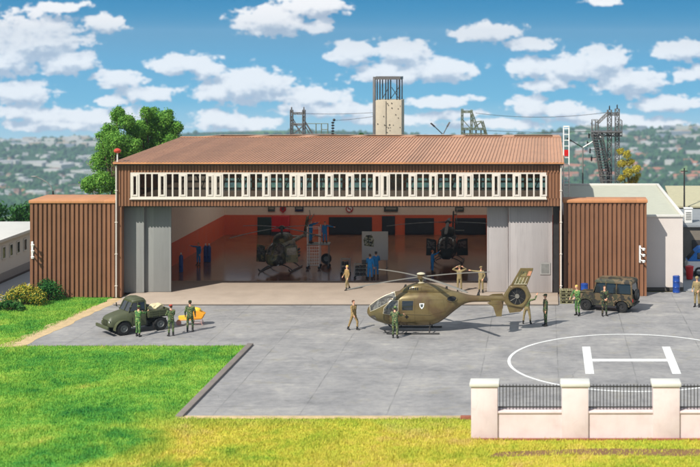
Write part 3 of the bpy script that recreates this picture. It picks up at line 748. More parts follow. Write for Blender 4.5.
sign(384, 398, 206.5, 211.5, 'sign_dark', 'wide grey notice above the black back door')
sign(455, 464, 207, 211.5, 'sign_dark', 'grey notice at the right end of the hangar back wall')
rc = thing('wall_cabinet', 'bright red cabinet on the orange back wall behind the left helicopter', 'cabinet', (PX(281, 123.8), 123.5, .12))
mb = MB(); w = .8; mb.box(-w, w, 0, .42, .35, 1.78, bev=.02); mb.build('case', 'red_cabinet', rc)
mb = MB(); mb.box(-w+.08, -.02, -.02, -.001, .42, 1.7); mb.box(.02, w-.08, -.02, -.001, .42, 1.7); mb.build('door', 'red_cabinet', rc)
mb = MB(); mb.box(-w, w, .03, .4, 0, .348); mb.build('base', 'dark_gate', rc)
# ================================================================== annexes
def annex(name, x0, x1, y0, y1, zt, label, XLs, side):
    t = thing(name, label, 'building', ((x0+x1)/2, y0, 0)); ox, oy = (x0+x1)/2, y0
    mb = MB(); corr_x(mb, x0-ox, x1-ox, 0, zt-.22, 0.02, .315, .11, rib=.6)
    mb.build('front_wall', 'brown_siding', t)
    mb = MB(); mb.box(x0-ox+.01, x1-ox-.01, .15, y1-oy, 0, zt-.22); mb.build('side_wall', 'brown_siding', t)
    mb = MB(); mb.box(x0-ox-.07, x1-ox+.07, -.18, y1-oy+.08, zt-.215, zt, bev=.03); mb.build('roof', 'roof_edge', t)
    return t
annex('annex', PX(30.5, 94.1), XL-.16, 94.1, 97.4, 6.74, 'brown ribbed flat-roofed annex on the left side of the hangar', 0, 0)
annex('annex', XR+.12, PX(646.5, 94.5), 94.5, 96.0, 6.72, 'brown ribbed annex on the right side of the hangar behind the camouflaged jeep', 0, 0)
def bracket(x, y, D, label):
    t = thing('wall_bracket', label, 'bracket', (PX(x, D), D, PZ(y, D)))
    mb = MB(); mb.box(-.07, .07, -.08, 0, -.6, .6, bev=.02); mb.build('rail', 'white_metal', t)
    for z in (-.4, .02, .44):
        mb = MB(); mb.tube([(0, -.05, z), (.12, -.4, z), (.2, -.55, z-.02)], .045, 8); mb.lathe([(.03, 0), (.1, .02), (.1, .1), (.13, .12), (.09, .17), (.03, .19)], 12, 0, T(.22, -.56, z-.12)); mb.build('hook', 'white_metal', t)
bracket(32.5, 250, 94.0, 'white three-pronged insulator bracket on the left annex wall')
bracket(640, 254, 94.37, 'white three-pronged insulator bracket on the right annex wall')
# ---- white flat-roofed building on the right
wb = thing('white_building', 'pale cream flat-roofed building behind the right annex', 'building', (5.6, 96.5, 0))
def loc(mb, t):
    L = t.location; mb.v = [(a-L.x, b_-L.y, c_-L.z) for a, b_, c_ in mb.v]; return mb
mb = MB(); mb.box(1.3, 9.82, 96.5, 117.8, .25, 5.25); loc(mb, wb).build('wall', 'cream_wall', wb)
mb = MB(); mb.box(1.26, 9.86, 96.44, 117.9, 0, .25); loc(mb, wb).build('plinth', 'dark_plinth', wb)
mb = MB(); mb.box(1.45, 9.65, 96.7, 117.6, 5.25, 5.3); loc(mb, wb).build('roof', 'flat_roof_gravel', wb)
mb = MB(); mb.box(9.66, 9.9, 96.4, 117.95, 5.251, 5.45, bev=.02); mb.box(1.26, 9.655, 96.4, 96.62, 5.251, 5.42, bev=.02); mb.box(1.26, 9.655, 117.7, 117.95, 5.251, 5.45, bev=.02)
loc(mb, wb).build('parapet', 'white_render', wb)
# ---- white building on the left
lb = thing('low_white_building', 'low white flat-roofed building with small slot windows at the left edge', 'building', (-45, 90, 0))
mb = MB(); mb.box(-52, -40.02, 88, 109.3, .7, 3.0)
loc(mb, lb).build('wall', 'white_render', lb)
mb = MB(); mb.box(-52.05, -39.97, 87.95, 109.35, 0, .7); loc(mb, lb).build('plinth', 'plinth', lb)
mb = MB(); mb.box(-39.969, -39.94, 88, 109.3, .0, .14); loc(mb, lb).build('base_strip', 'dark_plinth', lb)
mb = MB(); mb.box(-52.1, -39.8, 87.8, 109.5, 3.0, 3.24, bev=.03); loc(mb, lb).build('roof', 'white_render', lb)
for k in range(9):
    yy = 93.2+k*1.37+.1
    mb = MB(); z0_, z1_ = 1.75, 2.55
    mb.box(-40.0, -39.96, yy-.32, yy-.24, z0_-.08, z1_+.08); mb.box(-40.0, -39.96, yy+.24, yy+.32, z0_-.08, z1_+.08); mb.box(-40.0, -39.96, yy-.24, yy+.24, z1_, z1_+.08); mb.box(-40.0, -39.96, yy-.24, yy+.24, z0_-.08, z0_)
    wf = loc(mb, lb).build('window', 'white_render', lb)
    mb = MB(); mb.box(-40.01, -39.985, yy-.24, yy+.24, z0_, z1_); loc(mb, lb).build('pane', 'dark_glass', wf)
# ================================================================== front wall with railings
fw = thing('front_wall', 'long pale pink plastered wall with square pillars in the foreground', 'wall', (6, 60.1, 0))
pil = [(-3.28, -2.1), (.75, 1.93), (4.80, 5.98), (8.85, 10.03), (12.9, 14.08)]
def lm(mb): return loc(mb, fw)
for i, (a, b_) in enumerate(pil):
    mb = MB(); mb.box(a, b_, 60.1, 60.85, -.05, 2.34, bev=.03); p = lm(mb).build('pillar', 'front_wall_plaster', fw)
    mb = MB(); mb.box(a-.07, b_+.07, 60.02, 60.93, 2.342, 2.52, bev=.04); lm(mb).build('coping', 'white_render', p)
for i in range(4):
    a = pil[i][1]+.002; b_ = pil[i+1][0]-.002
    mb = MB(); mb.box(a, b_, 60.2, 60.75, -.05, 1.14); q = lm(mb).build('low_wall', 'front_wall_plaster', fw)
    mb = MB(); mb.box(a, b_, 60.14, 60.81, 1.142, 1.24, bev=.02); lm(mb).build('wall_coping', 'front_wall_plaster', q)
    mb = MB(); mb.box(a, b_, 60.44, 60.5, 2.24, 2.29); mb.box(a, b_, 60.44, 60.5, 1.32, 1.37)
    n = 19
    for k in range(n):
        x = a+(k+.5)*(b_-a)/n; mb.box(x-.016, x+.016, 60.455, 60.487, 1.2, 2.36)
    lm(mb).build('railing', 'steel_dark', fw)
mb = MB(); mb.box(-3.35, 14.2, 59.98, 60.09, -.05, .07); lm(mb).build('base_course', 'brick_red', fw)
bk = MB(); bk.box(-3.95, -3.3, 63.2, 63.5, 0, .16, bev=.02); bk = bk.build('loose_brick', 'brick_red'); tag(bk, 'small reddish brick lying at the left end of the front wall', 'brick')
# ================================================================== people
def build_person(label, x, y, yaw, pose, cloth='camo_green', legs=None, head='cap', headmat='camo_green', z=0.0, h=1.75, group=None, boots='boot_black', sleeves=True):
    """figure faces -y at yaw 0. Pose: unit-ish directions for each limb segment (x: figure's left is +x)."""
    P = dict(ual=(.25, .05, -1), fal=(.05, -.25, -1), uar=(-.25, .05, -1), far=(-.05, -.25, -1), thl=(.06, 0, -1), shl=(.02, .03, -1), thr=(-.06, 0, -1), shr=(-.02, .03, -1), lean=(0, 0), turn=0, nod=0)
    P.update(pose)
    legs = legs or cloth
    s = h/1.75
    V = Vector
    def U(d): return V(d).normalized()
    lx, ly = P['lean']
    pel = V((0, 0, .93)); up = U((lx, ly, 1)); wst = pel+up*.16; chest = pel+up*.36; neck = pel+up*.56
    hd = neck+U((lx*.6, ly*.6-.06-.12*P['nod'], 1))*.165
    shl, shr = neck-up*.075+V((.185, 0, 0)), neck-up*.075+V((-.185, 0, 0))
    ell = shl+U(P['ual'])*.285; wrl = ell+U(P['fal'])*.25; elr = shr+U(P['uar'])*.285; wrr = elr+U(P['far'])*.25
    hal = wrl+U(P['fal'])*.09; har = wrr+U(P['far'])*.09
    hpl, hpr = pel+V((.092, 0, -.03)), pel+V((-.092, 0, -.03))
    knl = hpl+U(P['thl'])*.425; anl = knl+U(P['shl'])*.40; knr = hpr+U(P['thr'])*.425; anr = knr+U(P['shr'])*.40
    fl = anl+V((.03, -.15, -.055)); fr = anr+V((-.03, -.15, -.055))
    caps = [ # p, q, rp, rq, material slot (0 jacket,1 trousers,2 skin,3 boots)
        (pel+V((.045, 0, -.02)), wst+V((.05, 0, 0)), .125, .115, 1), (pel-V((.045, 0, .02)), wst-V((.05, 0, 0)), .125, .115, 1),
        (wst+V((.05, 0, 0)), chest+V((.07, 0, .02)), .118, .125, 0), (wst-V((.05, 0, 0)), chest+V((-.07, 0, .02)), .118, .125, 0),
        (chest+V((.07, 0, .02)), shl-V((.03, 0, .02)), .12, .075, 0), (chest+V((-.07, 0, .02)), shr+V((.03, 0, -.02)), .12, .075, 0),
        (shl, shr, .07, .07, 0), (neck-up*.05, hd-V((0, 0, .04)), .062, .052, 2),
        (shl, ell, .066, .052, 0), (ell, wrl, .052, .038, 0), (shr, elr, .066, .052, 0), (elr, wrr, .052, .038, 0),
        (wrl, hal, .030, .034, 2), (wrr, har, .030, .034, 2),
        (hpl, knl, .096, .066, 1), (knl, anl, .066, .052, 1), (hpr, knr, .096, .066, 1), (knr, anr, .066, .052, 1),
        (knl.lerp(anl, .72), anl, .058, .054, 3), (knr.lerp(anr, .72), anr, .058, .054, 3),
        (anl+V((0, .03, -.03)), fl, .05, .038, 3), (anr+V((0, .03, -.03)), fr, .05, .038, 3)]
    mb = MB()
    def capsule(p, q, a, b_):
        d = q-p; L = max(d.length, 1e-4); rot = d.to_track_quat('Z', 'Y').to_matrix().to_4x4()
        pr = [(a*math.cos(t), -a*math.sin(t)) for t in (1.4, .9, .45, 0)]+[(b_*math.cos(t), L+b_*math.sin(t)) for t in (0, .45, .9, 1.4)]
        mb.lathe(pr, 12, 0, Matrix.Translation(p) @ rot)
    for p, q, a, b_, m_ in caps: capsule(p, q, a, b_)
    hr = Matrix.Translation(hd) @ Matrix.Rotation(P['turn'], 4, 'Z') @ Matrix.Rotation(P['nod']*.6, 4, 'X')
    mb.ball((0, .012, .02), (.076, .092, .096), 0, 3, hr); mb.ball((0, -.02, -.055), (.052, .062, .055), 0, 2, hr)
    mb.ball((0, -.1, -.012), (.014, .02, .024), 0, 1, hr)
    for sx_ in (-1, 1): mb.ball((sx_*.078, .01, -.005), (.014, .022, .032), 0, 1, hr)
    tmp = mb.build('person_tmp', 'skin')
    md = tmp.modifiers.new('r', 'REMESH'); md.mode = 'VOXEL'; md.voxel_size = .0165
    ms = tmp.modifiers.new('s', 'SMOOTH'); ms.iterations = 2; ms.factor = .5
    dg = bpy.context.evaluated_depsgraph_get(); me2 = bpy.data.meshes.new_from_object(tmp.evaluated_get(dg))
    n = len(me2.vertices); co_ = np.empty(n*3); me2.vertices.foreach_get('co', co_); co_ = co_.reshape(-1, 3)
    best = np.full(n, 1e9); slot = np.zeros(n, int)
    for p, q, a, b_, m_ in caps:
        p_ = np.array(p); d = np.array(q-p); t = np.clip(((co_-p_) @ d)/max(d @ d, 1e-9), 0, 1)
        ds = np.linalg.norm(co_-(p_+t[:, None]*d), axis=1)-(a+(b_-a)*t)*(1.06 if m_ == 3 else 1)
        k = ds < best; best[k] = ds[k]; slot[k] = m_
    dh = np.linalg.norm(co_-np.array(hd), axis=1); slot[dh < .15] = 2
    loc_h = (co_-np.array(hd)) @ np.array(Matrix.Rotation(-P['turn'], 3, 'Z')).T
    slot[(slot == 2) & (dh < .15) & ((loc_h[:, 1] > .015) | (loc_h[:, 2] > .075)) & (loc_h[:, 2] > -.07)] = 5
    # cloth folds
    nrmv = np.empty(n*3); me2.vertices.foreach_get('normal', nrmv); nrmv = nrmv.reshape(-1, 3)
    fold = .006*np.sin(co_[:, 2]*60+np.sin(co_[:, 0]*40)*1.5)+.004*np.sin(co_[:, 0]*70+co_[:, 2]*33)
    fold[(slot == 2) | (slot == 5)] = 0; fold[slot == 3] *= .3
    co_ = co_+nrmv*fold[:, None]
    vs = [tuple(v) for v in co_]; polys = [tuple(p.vertices) for p in me2.polygons]
    bpy.data.objects.remove(tmp); bpy.data.meshes.remove(me2)
    out = MB(); out.v = vs; out.f = [list(p) for p in polys]; out.s = [True]*len(polys); out.m = [int(slot[list(p)].max() if (slot[list(p)] == 2).any() else slot[p[0]]) for p in polys]
    # hands: palm continues in four fingers and a thumb
    for w_, h_, fd, sgn in ((wrl, hal, U(P['fal']), 1), (wrr, har, U(P['far']), -1)):
        side = fd.cross(V((0, 1, 0)));  side = side.normalized() if side.length > .1 else V((1, 0, 0))
        nr = side.cross(fd).normalized()
        for i in range(4):
            o_ = side*(-.024+.016*i); L = (.062, .074, .07, .055)[i]
            b0 = h_+o_+fd*.01; b1 = b0+fd*L*.55+nr*.006; b2 = b1+fd*L*.45+nr*.018
            out.tube([b0, b1, b2], [.0095, .0088, .007], 6, 2)
        b0 = w_.lerp(h_, .55)+side*(-.028); out.tube([b0, b0+fd*.03-side*.022, b0+fd*.058-side*.026], [.011, .010, .008], 6, 2)
    for sx_ in (-1, 1): out.ball((sx_*.03, -.083, .012), (.011, .006, .007), 4, 1, hr)
    out.tube([(-.02, -.083, -.052), (0, -.088, -.053), (.02, -.083, -.052)], .004, 5, 4, hr)
    zmin = min(v[2] for v in out.v)
    hair = MB()
    if head == 'cap':
        hair.lathe([(.084, .028), (.092, .05), (.094, .085), (.088, .115), (.05, .13), (.01, .133)], 20, 0, hr @ Matrix.Rotation(R(4), 4, 'X') @ T(0, .012, 0) @ Matrix.Diagonal((.95, 1.12, 1, 1)))
        hair.prism([(-.065, 0), (-.055, .06), (0, .085), (.055, .06), (.065, 0)], .0, .012, 0, hr @ T(0, -.078, .036) @ Matrix.Rotation(R(90), 4, 'X') @ Matrix.Rotation(R(0), 4, 'X'))
        nm = 'cap'
    elif head == 'helmet':
        hair.lathe([(.105, .0), (.115, .015), (.112, .06), (.09, .11), (.05, .135), (.01, .142)], 20, 0, hr @ T(0, .012, 0) @ Matrix.Diagonal((.95, 1.15, 1, 1))); nm = 'helmet'
    elif head == 'beret':
        hair.lathe([(.084, .045), (.088, .06), (.108, .085), (.10, .11), (.05, .125), (.01, .127)], 20, 0, hr @ T(.015, .012, 0) @ Matrix.Rotation(R(10), 4, 'Y')); nm = 'beret'
    else:
        hair.lathe([(.083, -.0), (.086, .03), (.083, .075), (.06, .108), (.03, .12), (.005, .123)], 20, 0, hr @ T(0, .02, 0) @ Matrix.Rotation(R(-14), 4, 'X') @ Matrix.Diagonal((.96, 1.13, 1, 1))); nm = 'hair'
    root = thing('person', label, 'person', (x, y, z), yaw, group)
    sc_m = Matrix.Diagonal((s, s, s, 1)) @ T(0, 0, -zmin)
    out.v = [tuple(sc_m @ V(v)) for v in out.v]; hair.v = [tuple(sc_m @ V(v)) for v in hair.v]
    out.build('body', [cloth, legs, 'skin', boots, 'eye_dark', headmat if head == 'hair' else 'brown_hair'], root)
    hair.build(nm, headmat, root)
    return root
def GP(x, y, z=0.0):
    D = GD(y, z); return PX(x, D), D
def person(px, py, *a, z=0.0, **k):
    gx, gy = GP(px, py, z); return build_person(a[0], gx, gy, *a[1:], z=z, **k)
SG = 'soldiers on the apron'; MG = 'mechanics in blue overalls'
W1 = dict(thl=(.05, -.35, -1), shl=(0, .05, -1), thr=(-.05, .3, -1), shr=(0, .45, -1))
person(138, 336.5, 'soldier in pale green camouflage reaching up to the cab door of the green truck', R(160), dict(ual=(.2, -.75, -.45), fal=(-.1, -1, .1), uar=(-.25, -.7, -.3), far=(.1, -1, .25), thl=(.04, -.1, -1), thr=(-.12, .15, -1), lean=(0, -.08)), 'camo_bright', head='cap', headmat='camo_bright', group=SG, h=1.82)
person(171, 336, 'soldier with a maroon beret standing at the rear corner of the green truck', R(215), dict(ual=(.2, -.5, -.8), fal=(-.5, -.9, .2), uar=(-.2, -.55, -.8), far=(.35, -.9, .25), turn=.2), 'camo_green', head='beret', headmat='maroon_cloth', group=SG, h=1.85)
person(190, 332, 'soldier in green camouflage standing beside the orange barrow with knees bent', R(190), dict(ual=(.3, -.1, -1), fal=(0, -.6, -.8), uar=(-.3, -.1, -1), far=(0, -.6, -.8), thl=(.12, -.35, -1), shl=(0, .3, -1), thr=(-.12, -.3, -1), shr=(0, .3, -1)), 'camo_green', head='cap', headmat='camo_dark', group=SG, h=1.92)
person(353.5, 330, 'soldier in tan uniform striding across the empty apron left of the parked helicopter', R(55), dict(W1, thl=(.1, -.5, -1), thr=(-.1, .35, -1), ual=(.2, .25, -1), fal=(0, -.1, -1), uar=(-.2, -.35, -1), far=(0, -.6, -.8)), 'tan_cloth', head='hair', headmat='brown_hair', group=SG, boots='boot_black', h=1.85)
person(347, 290, 'blond soldier in tan uniform walking out over the hangar threshold beside the tool trolleys', R(-50), dict(W1, ual=(.2, .1, -1), fal=(0, -.4, -.9), uar=(-.25, -.1, -1), far=(.3, -.7, -.5)), 'tan_cloth', head='hair', headmat='blond_hair', group=SG, z=.12, h=1.75, legs='khaki_cloth')
person(395, 338, 'soldier in green camouflage leaning towards the cockpit door of the parked helicopter', R(172), dict(ual=(.35, -.6, -.6), fal=(.1, -1, .1), uar=(-.35, -.6, -.6), far=(-.3, -1, .0), thl=(.04, -.05, -1), thr=(-.1, .1, -1), lean=(.05, -.12)), 'camo_green', head='helmet', headmat='camo_bright', group=SG, h=1.85)
person(459.5, 291.5, 'khaki figure with both hands raised to the head behind the tail boom', R(5), dict(ual=(.9, -.1, .35), fal=(-.75, -.3, .55), uar=(-.9, -.1, .35), far=(.75, -.3, .55)), 'khaki_cloth', head='cap', headmat='khaki_cloth', group=SG, z=.12, h=1.8)
person(481, 292.5, 'khaki figure pointing left with an outstretched arm beside the grey sliding door', R(-15), dict(uar=(-1, -.15, .1), far=(-1, -.1, .12), ual=(.35, 0, -1), fal=(-.3, -.5, -.7), turn=-.5), 'khaki_cloth', head='cap', headmat='khaki_cloth', group=SG, z=.12, h=1.8)
person(527, 324, 'soldier with legs apart waving one raised arm under the helicopter tail', R(170), dict(uar=(-.8, -.1, .15), far=(-.45, -.2, 1), ual=(.4, -.1, -1), fal=(.1, -.3, -1), thl=(.22, 0, -1), shl=(.1, .05, -1), thr=(-.2, 0, -1), shr=(-.1, .05, -1)), 'camo_green', head='cap', headmat='camo_green', group=SG, h=1.85, legs='khaki_cloth')
person(545.5, 326, 'soldier standing upright in profile right of the helicopter tail', R(-75), dict(ual=(.12, .05, -1), fal=(.0, -.25, -1), uar=(-.12, .05, -1), far=(0, -.25, -1)), 'camo_dark', head='cap', headmat='camo_dark', group=SG, h=1.95, legs='camo_green')
person(578, 315.5, 'soldier in bright green camouflage bending over in front of the camouflaged jeep bonnet', R(-40), dict(ual=(.2, -.6, -.7), fal=(-.2, -.8, -.3), uar=(-.3, -.5, -.8), far=(.3, -.8, -.4), thl=(.1, -.3, -1), shl=(0, .2, -1), thr=(-.1, -.1, -1), shr=(0, .2, -1), lean=(0, -.2), nod=.5), 'camo_bright', head='hair', headmat='blond_hair', group=SG, h=1.98)
person(604.5, 316, 'soldier in dark camouflage standing beside the driver door of the camouflaged jeep', R(20), dict(ual=(.15, -.1, -1), fal=(-.5, -.6, -.3), uar=(-.15, -.1, -1), far=(.5, -.6, -.4)), 'camo_dark', head='hair', headmat='brown_hair', group=SG, h=1.92)
person(697, 307, 'khaki camouflaged soldier standing alone at the far right edge', R(-25), dict(ual=(.3, 0, -1), fal=(-.3, -.6, -.5), uar=(-.3, 0, -1), far=(.2, -.7, -.4)), 'khaki_cloth', head='helmet', headmat='khaki_cloth', group=SG, h=2.0)
person(198.5, 265, 'blue mechanic with outstretched arm at the left inner wall of the hangar', R(-30), dict(uar=(-1, -.2, .05), far=(-1, -.3, .15), ual=(.2, 0, -1), fal=(0, -.4, -1)), 'blue_cloth', head='hair', headmat='red_hair', group=MG, z=.12, h=1.75)
person(370, 280, 'blue mechanic standing before the pale partition beside the trolley', R(175), dict(ual=(.2, -.4, -.8), fal=(0, -1, -.2)), 'blue_cloth', head='hair', headmat='brown_hair', group=MG, z=.12, h=1.9)
person(376, 277.5, 'blue mechanic half hidden behind a colleague in front of the pale partition', R(200), dict(uar=(-.3, -.3, -.8), far=(.2, -.9, -.2)), 'blue_cloth', head='cap', headmat='dark_gate', group=MG, z=.12, h=1.9)
person(432.5, 273, 'blue mechanic reaching up to the nose of the right hangar helicopter', R(-250), dict(uar=(-.2, -.8, .3), far=(0, -.9, .6), ual=(.2, -.2, -1), fal=(0, -.6, -.6)), 'blue_cloth', head='hair', headmat='red_hair', group=MG, z=.12, h=1.72)
# ================================================================== helicopters
class Loft:
    def __init__(s, secs, n=2.4): s.S = secs; s.n = n     # (x, ztop, zbot, halfwidth)
    def at(s, x):
        S = s.S
        if x >= S[0][0]: return S[0][1:]
        if x <= S[-1][0]: return S[-1][1:]
        for i in range(len(S)-1):
            if S[i][0] >= x >= S[i+1][0]:
                t = (S[i][0]-x)/(S[i][0]-S[i+1][0])
                def h(k):
                    p0 = S[max(i-1, 0)][k]; p1 = S[i][k]; p2 = S[i+1][k]; p3 = S[min(i+2, len(S)-1)][k]
                    if i == 0 or i+2 >= len(S): return p1+(p2-p1)*t
                    v = .5*(2*p1+(p2-p0)*t+(2*p0-5*p1+4*p2-p3)*t*t+(3*p1-p0-3*p2+p3)*t**3)
                    return v
                return h(1), h(2), h(3)
    def pt(s, x, a, off=0.0):
        """a: angle in degrees from the top, + to the left (+y)"""
        zt, zb, w = s.at(x); zc = (zt+zb)/2; h = (zt-zb)/2; e = 2/s.n; t = R(a); c, q = math.cos(t), math.sin(t)
        return Vector((x, (w+off)*math.copysign(abs(q)**e, q), zc+(h+off)*math.copysign(abs(c)**e, c)))
    def side(s, x, z, sg=1, off=.01):
        zt, zb, w = s.at(x); zc = (zt+zb)/2; h = (zt-zb)/2
        k = min(.995, abs((z-zc)/h)); return Vector((x, sg*(w*(1-k**s.n)**(1/s.n)+off), z))
    def mesh(s, nx=60, na=40, mi=0):
        mb = MB(); x0, x1 = s.S[0][0], s.S[-1][0]; vs = []
        xs_ = [x0+(x1-x0)*(i/nx)**1.35 for i in range(nx+1)]
        for x in xs_:
            for k in range(na): vs.append(s.pt(x, 360*k/na))
        fs = [(i*na+k, i*na+(k+1) % na, (i+1)*na+(k+1) % na, (i+1)*na+k) for i in range(nx) for k in range(na)]
        fs += [tuple(range(na)), tuple(nx*na+k for k in range(na-1, -1, -1))]
        mb.add(vs, fs, mi, True); return mb
    def patch(s, quad, sg=1, off=.012, n=8, mb=None, mi=0, ang=False, rr=.0):
        """quad of four (x,z) (or (x,angle)) corners laid on the skin"""
        mb = mb or MB(); vs = []
        for i in range(n+1):
            for j in range(n+1):
                u, v_ = i/n, j/n
                p = [quad[0][k]*(1-u)*(1-v_)+quad[1][k]*u*(1-v_)+quad[2][k]*u*v_+quad[3][k]*(1-u)*v_ for k in (0, 1)]
                vs.append(s.pt(p[0], p[1]*sg, off) if ang else s.side(p[0], p[1], sg, off))
        m1 = n+1; f = [(i*m1+j, (i+1)*m1+j, (i+1)*m1+j+1, i*m1+j+1) for i in range(n) for j in range(n)]
        mb.add(vs, f, mi, True)
        return mb
def frame_line(L, pts, sg, r=.018, off=.012, mb=None, ang=False, closed=True):
    mb = mb or MB(); P = []; pp = pts+[pts[0]] if closed else pts
    for a, b_ in zip(pp[:-1], pp[1:]):
        for k in range(6):
            t = k/6; q = (a[0]+(b_[0]-a[0])*t, a[1]+(b_[1]-a[1])*t); P.append(L.pt(q[0], q[1]*sg, off) if ang else L.side(q[0], q[1], sg, off))
    P.append(L.pt(pp[-1][0], pp[-1][1]*sg, off) if ang else L.side(pp[-1][0], pp[-1][1], sg, off))
    mb.tube(P, r, 5); return mb
def rotor(root, hub, Rr, ang0, mat, nbl=4, hubmat='heli_skin', droop=.12, chord=.15):
    mb = MB(); mb.lathe([(.09, -.55), (.09, -.1), (.22, -.1), (.26, -.02), (.24, .08), (.12, .17), (.03, .19)], 20, 0, T(*hub)); hb_ = mb.build('rotor_hub', hubmat, root)
    for k in range(nbl):
        a = ang0+k*2*PI/nbl; M = T(*hub) @ rotz(a)
        mb = MB(); n = 10; vs = []
        for i in range(n+1):
            t = i/n; r_ = .22+(Rr-.22)*t; c = chord*(.45 if t < .08 else 1)*(1 if t < .95 else .7); z = .02-droop*t*t
            vs += [(r_, -c, z-.012), (r_, -c*.3, z+.022), (r_, c, z+.0), (r_, 0, z-.022)]
        fs = [(i*4+k_, i*4+(k_+1) % 4, (i+1)*4+(k_+1) % 4, (i+1)*4+k_) for i in range(n) for k_ in range(4)]+[(3, 2, 1, 0), tuple(n*4+q for q in range(4))]
        mb.add(vs, fs, 0, False, M)
        mb.tube([(.15, 0, .02), (.75, 0, .01)], [.05, .035], 8, 0, M); mb.build('rotor_blade', mat, root)
def skids(root, x0, x1, w, z0, zb, mat):
    for sg in (-1, 1):
        mb = MB(); y = sg*w; mb.tube([(x0+.28, y, z0+.2), (x0+.16, y, z0+.06), (x0, y, z0), (x1, y, z0), (x1-.06, y, z0+.01)], .05, 8); mb.build('skid', mat, root)
    for xx in (x0-.55, x1+.55):
        mb = MB(); pts = []
        for k in range(13):
            t = -1+2*k/12; pts.append((xx, t*w, z0+(zb-z0)*(1-abs(t)**2.6)))
        mb.tube(pts, .042, 8); mb.build('cross_tube', mat, root)
def P2(px, py): return ((421-px)*.0612, CH-(py-45)*.0612)
EC = thing('helicopter', 'bronze-olive helicopter with enclosed tail fan parked in the middle of the apron', 'helicopter', (-7.59, 82.9, 0), PI)
secs = []
for px, yt, yb, w in ((367.2, 310.4, 312.5, .06), (367.9, 308, 314, .2), (369.5, 305.8, 316, .36), (372, 303.8, 317.8, .48), (376, 300.8, 320, .60), (380, 298.3, 321.5, .68), (385, 295.8, 323, .73), (390, 293.8, 324, .77), (396, 291.7, 324.6, .79), (402, 290.2, 325, .80), (410, 289, 325.2, .80), (421, 288.2, 325.2, .80),
                      (432, 288.2, 324.4, .79), (440, 288.6, 321.5, .75), (446, 289.4, 317.5, .69), (452, 290.4, 312.6, .60), (458, 291.8, 308, .48), (464, 293.4, 304, .34), (469, 294.6, 302.4, .24), (474, 295.2, 301.8, .2), (490, 295.6, 301.6, .18), (505, 295.9, 301.6, .17)):
    x, zt = P2(px, yt); _, zb = P2(px, yb); secs.append((x, zt, zb, w))
L = Loft(secs, 2.35)
fus = L.mesh(90, 48).build('fuselage', 'heli_skin', EC)
def q(*pts): return [P2(*p) for p in pts]
